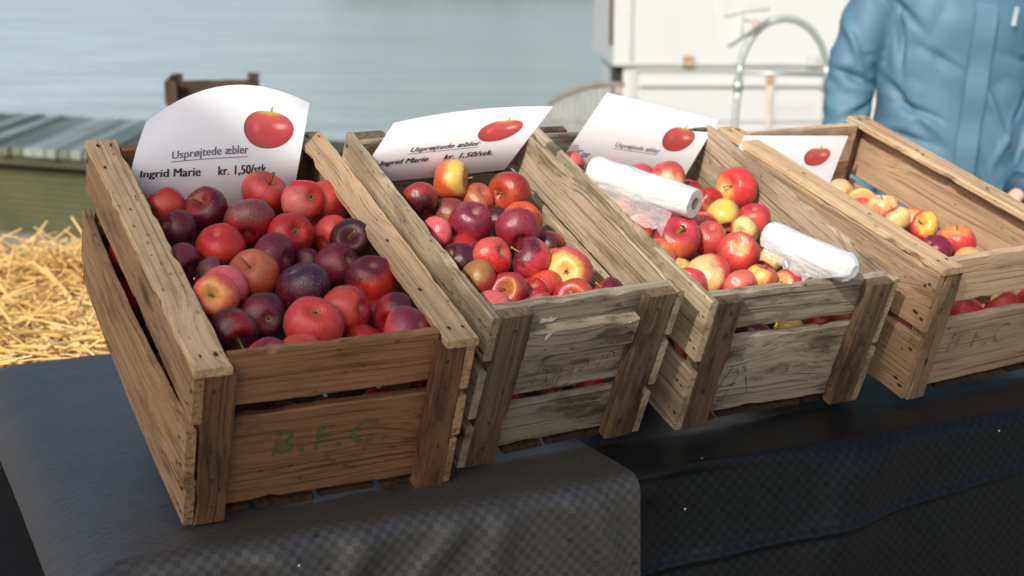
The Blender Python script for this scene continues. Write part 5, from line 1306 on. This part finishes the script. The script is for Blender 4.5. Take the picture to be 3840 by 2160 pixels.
(3,0.7535,2.4025,0.1002,0.0287,1.00,0.04,-0.03,'','striped','striped',-0.04,0.88,0.48,0.30,''),
(3,0.5064,2.3167,0.1204,0.0292,0.92,0.33,0.22,'','striped','cream',0.52,0.62,-0.58,0.30,''),
(3,0.5555,2.3393,0.1127,0.0283,-0.98,-0.10,-0.19,'','striped','cream',0.55,0.01,-0.84,0.30,''),
(3,0.5100,2.3714,0.1276,0.0299,0.18,0.65,-0.74,'','striped','orangepale',-0.40,-0.29,0.87,0.30,''),
(3,0.7031,2.4833,0.1381,0.0284,-0.06,0.76,0.65,'','striped','cream',0.81,0.32,0.49,0.30,''),
(3,0.4647,2.3943,0.1455,0.0275,0.22,-0.65,-0.73,'','cream','pinkred',0.12,0.85,0.52,0.30,''),
(3,0.4616,2.4459,0.1572,0.0276,-0.67,0.30,0.68,'','cream','cream',0.45,-0.62,0.64,0.30,''),
(3,0.6512,2.5705,0.1650,0.0302,0.31,-0.11,0.94,'','orangepale','orangepale',0.55,0.01,-0.83,0.30,''),
(3,0.4152,2.4819,0.1786,0.0304,0.51,-0.55,-0.66,'','orangepale','striped',-0.76,-0.07,-0.64,0.30,''),
(3,0.5576,2.4638,0.1871,0.0292,-0.72,-0.62,-0.31,'','striped','orangepale',-0.71,0.29,-0.64,0.30,''),
(3,0.6632,2.2745,0.1482,0.0290,-0.19,0.00,-0.98,'','cream','striped',0.50,-0.85,-0.15,0.30,''),
(3,0.7625,2.3366,0.1517,0.0294,0.49,-0.59,0.64,'','cream','orangepale',-0.52,0.85,-0.05,0.30,''),
(3,0.7102,2.3518,0.1641,0.0290,0.51,-0.71,-0.48,'','orangepale','cream',0.09,0.83,-0.54,0.30,''),
(3,0.6202,2.3571,0.1838,0.0276,-0.46,-0.74,0.49,'','striped','pinkred',-0.97,0.12,-0.19,0.30,''),
(3,0.7089,2.4174,0.1800,0.0294,0.94,0.12,0.32,'','pinkred','orangepale',-0.53,0.84,-0.13,0.30,''),
(3,0.5684,2.3881,0.1944,0.0305,-0.81,0.49,0.32,'','pinkred','cream',-0.72,0.42,0.55,0.30,''),
(3,0.6597,2.4920,0.2092,0.0270,-0.81,0.19,-0.56,'','orangepale','cream',0.80,-0.51,-0.30,0.30,''),
(3,0.6203,2.5274,0.2183,0.0290,-0.22,-0.81,-0.54,'','striped','striped',0.96,0.25,-0.09,0.30,''),
(3,0.5211,2.5206,0.2319,0.0286,0.35,-0.11,0.93,'','striped','striped',0.80,-0.52,-0.30,0.30,''),
(3,0.5684,2.5484,0.2350,0.0273,-0.22,0.94,-0.25,'','pinkred','pinkred',-0.82,-0.57,0.02,0.30,''),
]

# ================================================================== PERSON
def evaluated_mesh(o):
    dg = bpy.context.evaluated_depsgraph_get(); dg.update()
    return bpy.data.meshes.new_from_object(o.evaluated_get(dg))

def skin_body(name, verts, edges, radii, root_i, sub, mat, parent):
    me = bpy.data.meshes.new(name); me.from_pydata(verts, edges, []); me.update()
    o = bpy.data.objects.new(name, me); C.objects.link(o)
    md = o.modifiers.new('s', 'SKIN')
    me.skin_vertices[0].data[root_i].use_root = True
    for i, r in enumerate(radii):
        me.skin_vertices[0].data[i].radius = r if isinstance(r, tuple) else (r, r)
    s = o.modifiers.new('d', 'SUBSURF'); s.levels = sub; s.render_levels = sub
    m2 = evaluated_mesh(o); bpy.data.objects.remove(o)
    return m2

def ellipse_loft(mb, rings, n=28):
    """rings: (center, half width, half depth, yaw, squareness)"""
    V = []
    for (c, a, b_, yaw) in rings:
        for k in range(n):
            q = 2 * pi * k / n
            x, y = a * (abs(cos(q)) ** .85) * (1 if cos(q) > 0 else -1), b_ * (abs(sin(q)) ** .85) * (1 if sin(q) > 0 else -1)
            V.append(Vector((c[0] + x * cos(yaw) - y * sin(yaw), c[1] + x * sin(yaw) + y * cos(yaw), c[2])))
    m = len(rings)
    F = [(j*n + k, j*n + (k+1) % n, (j+1)*n + (k+1) % n, (j+1)*n + k) for j in range(m - 1) for k in range(n)]
    F += [tuple(reversed(range(n))), tuple(range((m-1)*n, m*n))]
    mb.add(V, F)

PX, PY = 1.245, 4.02
person = empty('person', (PX, PY, Zg))
tag(person, 'person in a blue hooded jacket standing behind the tan crate', 'person')
def jacket():
    mb = MB()
    z = lambda h: h
    ellipse_loft(mb, [((0, .01, .70), .238, .150, 0), ((0, .0, .80), .236, .155, 0), ((0, 0, .92), .220, .158, 0), ((0, 0, 1.04), .211, .152, 0), ((0, 0, 1.16), .212, .150, 0),
                      ((0, 0, 1.28), .214, .150, 0), ((0, .005, 1.38), .215, .138, 0), ((0, .01, 1.45), .185, .105, 0), ((0, .01, 1.50), .095, .085, 0), ((0, .02, 1.57), .088, .085, 0)])
    # hood folded down behind the neck
    ellipse_loft(mb, [((0, .10, 1.43), .10, .05, 0), ((0, .12, 1.50), .14, .075, 0), ((0, .12, 1.57), .12, .06, 0)])
    # sleeves
    mb.tube([(-.185, .01, 1.40), (-.240, .01, 1.27), (-.284, .0, 1.14), (-.298, -.01, 1.05), (-.300, -.045, .94), (-.290, -.085, .83), (-.280, -.105, .775)], [.085, .080, .070, .068, .066, .060, .054], 18)
    mb.tube([(.185, .01, 1.40), (.235, .01, 1.27), (.272, .0, 1.15), (.275, -.02, 1.04), (.240, -.14, .930), (.170, -.225, .862), (.132, -.255, .835)], [.085, .085, .078, .074, .070, .062, .055], 18)
    o = mb.build('jacket_raw', M['jacket'])
    r = o.modifiers.new('r', 'REMESH'); r.mode = 'VOXEL'; r.voxel_size = .0075
    s = o.modifiers.new('s', 'SMOOTH'); s.iterations = 5; s.factor = .5
    me = evaluated_mesh(o); bpy.data.objects.remove(o)
    me.name = 'jacket'
    nrm = [v.normal.copy() for v in me.vertices]
    # cloth folds: (centre, direction across the fold, width, length, depth)
    FO = [((-.20, -.13, 1.33), (.75, 0, .65), .012, .11, -.016), ((-.185, -.13, 1.24), (1, 0, .1), .010, .12, -.020), ((-.20, -.12, 1.10), (.8, 0, .6), .013, .10, -.016),
          ((-.15, -.14, 1.04), (.35, 0, .94), .012, .09, -.016), ((-.165, -.14, .965), (.3, 0, .95), .011, .09, -.014), ((-.12, -.15, .92), (.55, 0, .83), .012, .08, -.013),
          ((-.285, -.06, 1.12), (.35, 0, .94), .011, .09, -.013), ((-.28, -.06, 1.03), (-.45, 0, .89), .012, .07, -.013), ((-.275, -.07, .99), (-.2, 0, .98), .010, .08, -.010), ((-.30, -.06, 1.22), (.9, 0, .3), .013, .12, .010),
          ((.07, -.15, 1.04), (.9, 0, .42), .013, .14, .011), ((.12, -.15, .98), (.92, 0, -.4), .013, .12, .010), ((.16, -.14, 1.05), (.85, 0, -.5), .012, .13, -.012), ((.19, -.13, 1.16), (.3, 0, .95), .011, .09, -.012),
          ((-.07, -.15, 1.17), (.5, 0, .86), .013, .10, -.007), ((-.10, -.15, 1.0), (.7, 0, .7), .016, .10, .008), ((.06, -.15, .85), (.95, 0, .3), .012, .12, -.010), ((-.05, -.15, .88), (.7, 0, .7), .014, .12, .007), ((.02, -.15, .95), (.97, 0, .2), .013, .16, -.007)]
    for i, v in enumerate(me.vertices):
        p = v.co; d = 0
        for (c, dr, wd_, ln, dp) in FO:
            q = p - Vector(c); dr = Vector(dr).normalized()
            if q.length > ln * 2.2: continue
            a = q.dot(dr); l2 = max(0, q.length_squared - a * a)
            d += 1.7 * dp * exp(-(a / (wd_ * .8)) ** 2) * exp(-l2 / (ln * ln * .45))
        d += noise.noise(Vector((p.x * 5, p.y * 5, p.z * 4))) * .0035 + (abs(noise.noise(Vector((p.x * 9 + p.z * 6, p.y * 9, p.z * 7 - p.x * 4)))) - .2) * .012
        if p.z < 1.2 and abs(p.x) > .24: d += (abs(noise.noise(Vector((p.x * 9, p.y * 9, p.z * 26)))) - .2) * .012
        v.co = p + nrm[i] * d
    o = link('jacket', me, M['jacket'], person, True)
    # storm flap down the front
    bm_ = MB(); V = []; n = 40
    for k in range(n + 1):
        zz = .72 + .72 * k / n; cx = -.020 + .062 * k / n
        yy = -.160 - .004 * sin(k * .7) + (.012 if zz > 1.3 else 0) + max(0, zz - 1.3) * .22
        for (dx, dy) in ((-.030, .010), (-.029, -.004), (.029, -.004), (.030, .010)): V.append((cx + dx, yy + dy, zz))
    F = [(4*k + a, 4*k + a + 1, 4*k + a + 5, 4*k + a + 4) for k in range(n) for a in range(3)]
    bm_.add(V, F); bm_.build('front_flap', M['jacket_trim'], person, False)
    mb = MB()
    for sx in (-.0305, .0305):
        mb.tube([Vector((-.020 + .062 * k / 30 + sx, -.1635 + max(0, .72 + .72 * k / 30 - 1.3) * .22 + (.012 if .72 + .72 * k / 30 > 1.3 else 0), .72 + .72 * k / 30)) for k in range(31)], .0012, 5)
    mb.build('flap_seam', M['jacket'], person)
    # pale lettering column on the chest
    v_, f_ = text_mesh('lllIllIl', .022, bold=.0006)
    mb = MB(); cz, cxx = 1.315, .110
    mb.add([(cxx - .006 + p.y * .75 - p.x * .16, -.1605 + max(0, 1.36 - cz - p.x) * .0 - .0, cz - p.x * 1.25) for p in v_], [tuple(reversed(q)) for q in f_])
    mb.build('chest_print', M['reflective'], person)
    # hem pockets with flaps
    for sx in (1,):
        mb = MB(); mb.box((.052, -.170, .775), (.175, -.158, .835), 0); mb.build('pocket_flap', M['jacket_trim'], person)
    mb = MB(); mb.tube([(.138, -.250, .840), (.112, -.270, .822)], [.0535, .047], 18); mb.build('cuff', M['stripe_dark'], person, True)
    mb = MB(); mb.tube([(-.272, -.105, .778), (-.271, -.112, .755)], [.048, .046], 18); mb.build('cuff', M['stripe_dark'], person, True)
jacket()

def hand(origin, fwd, palm_n, side, curl):
    """wrist at origin; fwd = direction of the fingers; palm_n = where the palm faces"""
    f_ = Vector(fwd).normalized(); n_ = Vector(palm_n); n_ = (n_ - f_ * n_.dot(f_)).normalized(); s_ = f_.cross(n_).normalized() * side
    O = Vector(origin)
    V = [O, O + f_ * .045, O + f_ * .085]; E = [(0, 1), (1, 2)]; Rr = [(.024, .020), (.034, .016), (.036, .014)]
    for i, (off, L_) in enumerate(((-.030, .068), (-.010, .078), (.011, .073), (.030, .056))):
        base = O + f_ * .085 + s_ * off
        V.append(base); b0 = len(V) - 1; E.append((2, b0)); Rr.append((.0095, .0095))
        d = f_.copy(); p = base
        for k, fr in enumerate((.45, .32, .23)):
            ang = curl * (.5 + .35 * k)
            d = (f_ * cos(ang) + n_ * sin(ang)).normalized(); p = p + d * L_ * fr
            V.append(p); E.append((len(V) - 2 if k else b0, len(V) - 1)); Rr.append((.0088 - .001 * k,) * 2)
    # thumb from the side of the palm
    p = O + f_ * .030 - s_ * .026; V.append(p); E.append((1, len(V) - 1)); Rr.append((.0125, .0125))
    for k, (a, L_) in enumerate(((.75, .036), (.45, .030), (.30, .022))):
        d = (f_ * cos(a) - s_ * sin(a) + n_ * .35).normalized(); p = p + d * L_
        V.append(p); E.append((len(V) - 2, len(V) - 1)); Rr.append((.0105 - .001 * k,) * 2)
    return [tuple(q) for q in V], E, Rr

def body_mesh():
    # one continuous figure: pelvis, spine, neck, head, arms with fingers, legs
    V = [(0, .01, .92), (0, .01, 1.08), (0, .005, 1.26), (0, .01, 1.42), (0, .015, 1.52), (0, .005, 1.585), (0, -.012, 1.66), (0, -.002, 1.735),
         (-.165, .01, 1.40), (-.290, -.005, 1.10), (-.281, -.10, .79), (.165, .01, 1.40), (.272, -.01, 1.06), (.122, -.262, .828),
         (-.10, .01, .86), (-.115, 0, .48), (-.12, .03, .09), (-.125, -.10, .04), (.10, .01, .86), (.115, 0, .48), (.12, .03, .09), (.125, -.10, .04)]
    E = [(0,1),(1,2),(2,3),(3,4),(4,5),(5,6),(6,7),(3,8),(8,9),(9,10),(3,11),(11,12),(12,13),(0,14),(14,15),(15,16),(16,17),(0,18),(18,19),(19,20),(20,21)]
    Rr = [(.15,.11),(.14,.10),(.16,.11),(.12,.09),(.055,.055),(.070,.085),(.076,.098),(.062,.078),(.065,.06),(.045,.045),(.027,.024),(.065,.06),(.045,.045),(.027,.024),
          (.095,.095),(.06,.06),(.042,.042),(.04,.03),(.095,.095),(.06,.06),(.042,.042),(.04,.03)]
    for (wr, fwd, pn, sd, cu) in ((10, (0, -.12, -1), (1, .2, 0), 1, .35), (13, (-.75, -.35, -.45), (-.3, .5, -.8), -1, .55)):
        hv, he, hr = hand(Vector(V[wr]) + Vector(fwd).normalized() * .022, fwd, pn, sd, cu)
        b0 = len(V); V += hv; E.append((wr, b0)); E += [(a + b0, c + b0) for a, c in he]; Rr += hr
    return skin_body('body', V, E, Rr, 0, 2, None, None)
bme = body_mesh()
link('body', bme, M['skin'], person, True)
# face: nose, eyes, brows, mouth, ears
mb = MB(); mb.tube([(0, -.098, 1.672), (0, -.118, 1.648), (0, -.124, 1.632), (0, -.100, 1.622)], [.007, .011, .014, .010], 10); mb.build('nose', M['skin'], person, True)
for sx in (-1, 1):
    mb = MB(); mb.tube([(sx * .033 - .008, -.092, 1.672), (sx * .033, -.099, 1.673), (sx * .033 + .008, -.092, 1.672)], [.003, .0085, .003], 10); mb.build('eye', M['paper'], person, True)
    mb = MB(); mb.tube([(sx * .033, -.1065, 1.673), (sx * .033, -.109, 1.673)], .0042, 10); mb.build('pupil', M['rubber'], person, True)
    mb = MB(); mb.tube([(sx * .015, -.103, 1.692), (sx * .036, -.100, 1.696), (sx * .052, -.086, 1.690)], [.003, .004, .002], 8); mb.build('eyebrow', M['hair'], person, True)
    mb = MB(); mb.tube([(sx * .078, .008, 1.690), (sx * .086, .014, 1.672), (sx * .084, .012, 1.650), (sx * .077, .006, 1.636)], [.008, .013, .011, .007], 10); mb.build('ear', M['skin'], person, True)
mb = MB(); mb.tube([(-.022, -.092, 1.594), (0, -.103, 1.596), (.022, -.092, 1.594)], [.003, .0055, .003], 8); mb.build('mouth', M['rust'], person, True)
mb = MB(); V = []; n = 26
for j in range(9):
    th = (pi * .52) * j / 8
    for k in range(n):
        q = 2 * pi * k / n; fr = 1.0 if sin(q) > -.3 else (1 - .30 * (j / 8))
        rr = sin(th * fr) ; V.append((.089 * rr * cos(q), .004 + .108 * rr * sin(q), 1.672 + .122 * cos(th * fr)))
F = [(j*n + k, (j+1)*n + k, (j+1)*n + (k+1) % n, j*n + (k+1) % n) for j in range(8) for k in range(n)]
mb.add(V, F); mb.build('hair', M['hair'], person, True)
# trousers and boots
mb = MB()
for sx in (-1, 1):
    ellipse_loft(mb, [((sx * .122, .01, .10), .072, .085, 0), ((sx * .118, 0, .48), .085, .09, 0), ((sx * .105, .01, .80), .108, .115, 0), ((sx * .095, .01, .90), .105, .125, 0)], 20)
mb.build('trousers', M['trousers'], person, True)
for sx in (-1, 1):
    mb = MB(); mb.tube([(sx * .12, .075, .06), (sx * .12, .03, .07), (sx * .122, -.06, .055), (sx * .125, -.17, .042), (sx * .126, -.20, .04)], [.045, .058, .052, .045, .028], 14)
    mb.tube([(sx * .12, .035, .06), (sx * .12, .032, .17)], [.056, .058], 14); mb.build('boot', M['boots'], person, True)

# ================================================================== APPLES
def apple_mesh(seed, flat, lob):
    rnd = random.Random(seed); nu, nv = 36, 28; V = []
    for j in range(nv + 1):
        ph = pi * j / nv
        z = cos(ph) * flat
        z -= .46 * exp(-(ph / .36) ** 2) * (1 if j < nv / 2 else 0)
        z += .26 * exp(-((pi - ph) / .30) ** 2)
        rho = sin(ph) ** .88 * (1 + .055 * cos(ph))
        if ph < .5: rho = rho * (.55 + .45 * ph / .5) + 0
        for k in range(nu):
            q = 2 * pi * k / nu
            l = 1 + lob * cos(5 * q + seed) * max(0, -cos(ph)) ** 2 + .012 * cos(2 * q + seed * 2)
            x, y = rho * cos(q) * l, rho * sin(q) * l
            d = noise.noise(Vector((x * 1.1 + seed, y * 1.1, z * 1.1))) * .125
            V.append((x * (1 + d), y * (1 + d), z * (1 + d * .8) + .05 * x * sin(seed)))
    F = [(j*nu + k, (j+1)*nu + k, (j+1)*nu + (k+1) % nu, j*nu + (k+1) % nu) for j in range(nv) for k in range(nu)]
    me = bpy.data.meshes.new('apple'); me.from_pydata(V, [], F); me.update()
    bm = bmesh.new(); bm.from_mesh(me); bmesh.ops.remove_doubles(bm, verts=bm.verts, dist=.003); bm.to_mesh(me); bm.free()
    me.materials.append(M['apple'])
    for p in me.polygons: p.use_smooth = True
    return me
AM = [apple_mesh(1.3, .88, .030), apple_mesh(2.7, .84, .018), apple_mesh(4.1, .94, .035), apple_mesh(5.9, .90, .02), apple_mesh(7.7, .82, .04)]
def stem_mesh(L_, thick, seed):
    rnd = random.Random(seed); mb = MB()
    dx, dy = rnd.uniform(-.12, .12), rnd.uniform(-.12, .12)
    thick *= 1.35; mb.tube([(0, 0, .42), (dx * .3, dy * .3, .44 + L_ * .4), (dx, dy, .44 + L_ * .8), (dx * 1.5, dy * 1.5, .44 + L_)], [thick * 1.1, thick * .75, thick * .8, thick * 1.35], 8)
    me = bpy.data.meshes.new('stem'); me.from_pydata(mb.v, [], mb.f); me.materials.append(M['stem'])
    for p in me.polygons: p.use_smooth = True
    return me
SM = [stem_mesh(.46, .042, 1), stem_mesh(.62, .040, 2), stem_mesh(.36, .085, 3)]
def eye_mesh(seed):
    rnd = random.Random(seed); mb = MB(); z0 = -.635
    n = 12; ring = [(cos(2*pi*k/n) * .07, sin(2*pi*k/n) * .07, z0 - .012) for k in range(n)]
    mb.add(ring, [tuple(reversed(range(n)))], 1)
    for k in range(5):
        q = 2 * pi * k / 5 + rnd.uniform(-.2, .2); L_ = rnd.uniform(.10, .20); wd_ = .045
        c, s = cos(q), sin(q)
        a = (c * .05 - s * wd_, s * .05 + c * wd_, z0 - .014); b_ = (c * .05 + s * wd_, s * .05 - c * wd_, z0 - .014)
        m_ = (c * (.05 + L_ * .6) , s * (.05 + L_ * .6), z0 - .05); t_ = (c * (.05 + L_) * .9, s * (.05 + L_) * .9, z0 - .10)
        mb.add([a, b_, m_, t_], [(0, 1, 2), (0, 2, 3), (1, 3, 2)], 0)
    me = bpy.data.meshes.new('eye'); me.from_pydata(mb.v, [], mb.f)
    me.polygons.foreach_set('material_index', mb.m); me.materials.append(M['calyx']); me.materials.append(M['calyx_dark'])
    return me
EM = [eye_mesh(1), eye_mesh(2), eye_mesh(3)]
TONE = dict(purple=(.105,.006,.018), darkpurple=(.065,.006,.014), plum=(.048,.008,.013), blueplum=(.055,.014,.034), greyplum=(.15,.055,.052), purplepink=(.18,.016,.036),
 red=(.36,.014,.016), brightred=(.47,.018,.016), crimson=(.33,.014,.024), brickred=(.30,.024,.018), russetred=(.36,.050,.022), russetplum=(.17,.030,.024), russet=(.34,.12,.040),
 pinkred=(.56,.065,.062), pinkcrimson=(.48,.040,.055), pink=(.58,.13,.13), pinkgrey=(.45,.16,.14), warmred=(.50,.050,.026), orangered=(.52,.080,.028), orange=(.58,.15,.045), orangepale=(.66,.30,.14),
 glossred=(.54,.045,.045), striped=(.58,.125,.085), yellow=(.66,.40,.10), yellowgreen=(.64,.41,.11), cream=(.72,.50,.21), yellowstripe=(.66,.46,.10))
DARK = ('purple', 'darkpurple', 'plum', 'blueplum', 'greyplum', 'purplepink')
CRN = ['stencilled brown crate', 'battened grey crate', 'bag-roll crate', 'tan crate']
SKIN = [(.30, .95, .30), (.28, .9, .25), (.22, .30, .10), (.22, .2, .06)]
rnd = random.Random(77)
for idx, (ci, x, y, z, r, ax, ay, az, end, ta, tb, dx, dy, dz, amt, lab) in enumerate(APPLES):
    axis = Vector((ax, ay, az)).normalized()
    q = Vector((0, 0, 1)).rotation_difference(axis) @ Quaternion((0, 0, 1), rnd.uniform(0, 6.28))
    me = AM[rnd.randrange(5)]
    o = bpy.data.objects.new('apple', me); C.objects.link(o)
    o.rotation_mode = 'QUATERNION'; o.rotation_quaternion = q
    s = r * 1.055; o.scale = (s * rnd.uniform(.95, 1.03), s * rnd.uniform(.95, 1.03), s * rnd.uniform(.93, 1.06))
    o.location = (x, y, z)
    kk = 1.25 if ci == 0 and ta not in DARK else 1.0
    j = lambda c: tuple(max(0, v * kk * rnd.uniform(.85, 1.15)) for v in c)
    o['tone_a'] = j(TONE[ta]); o['tone_b'] = j(TONE[tb]); o['patch'] = amt
    pdv = q.inverted() @ Vector((dx, dy, dz)); o['patch_dir'] = tuple(pdv)
    k = SKIN[ci]; o['skin'] = (k[0] * rnd.uniform(.85, 1.2), min(1, k[1] * rnd.uniform(.5, 1.25)), k[2] * rnd.uniform(.3, 1.5))
    if not lab: lab = 'apple buried among others below the top layer of the %s' % CRN[ci]
    tag(o, lab, 'apple', ('apples buried in the %s' if lab.startswith('apple buried') else 'apples heaped in the %s') % CRN[ci])
    if end == 's':
        p = bpy.data.objects.new('stem', SM[2 if ci == 2 and rnd.random() < .6 else rnd.randrange(2)]); C.objects.link(p); p.parent = o
    elif end == 'c':
        p = bpy.data.objects.new('eye', EM[rnd.randrange(3)]); C.objects.link(p); p.parent = o
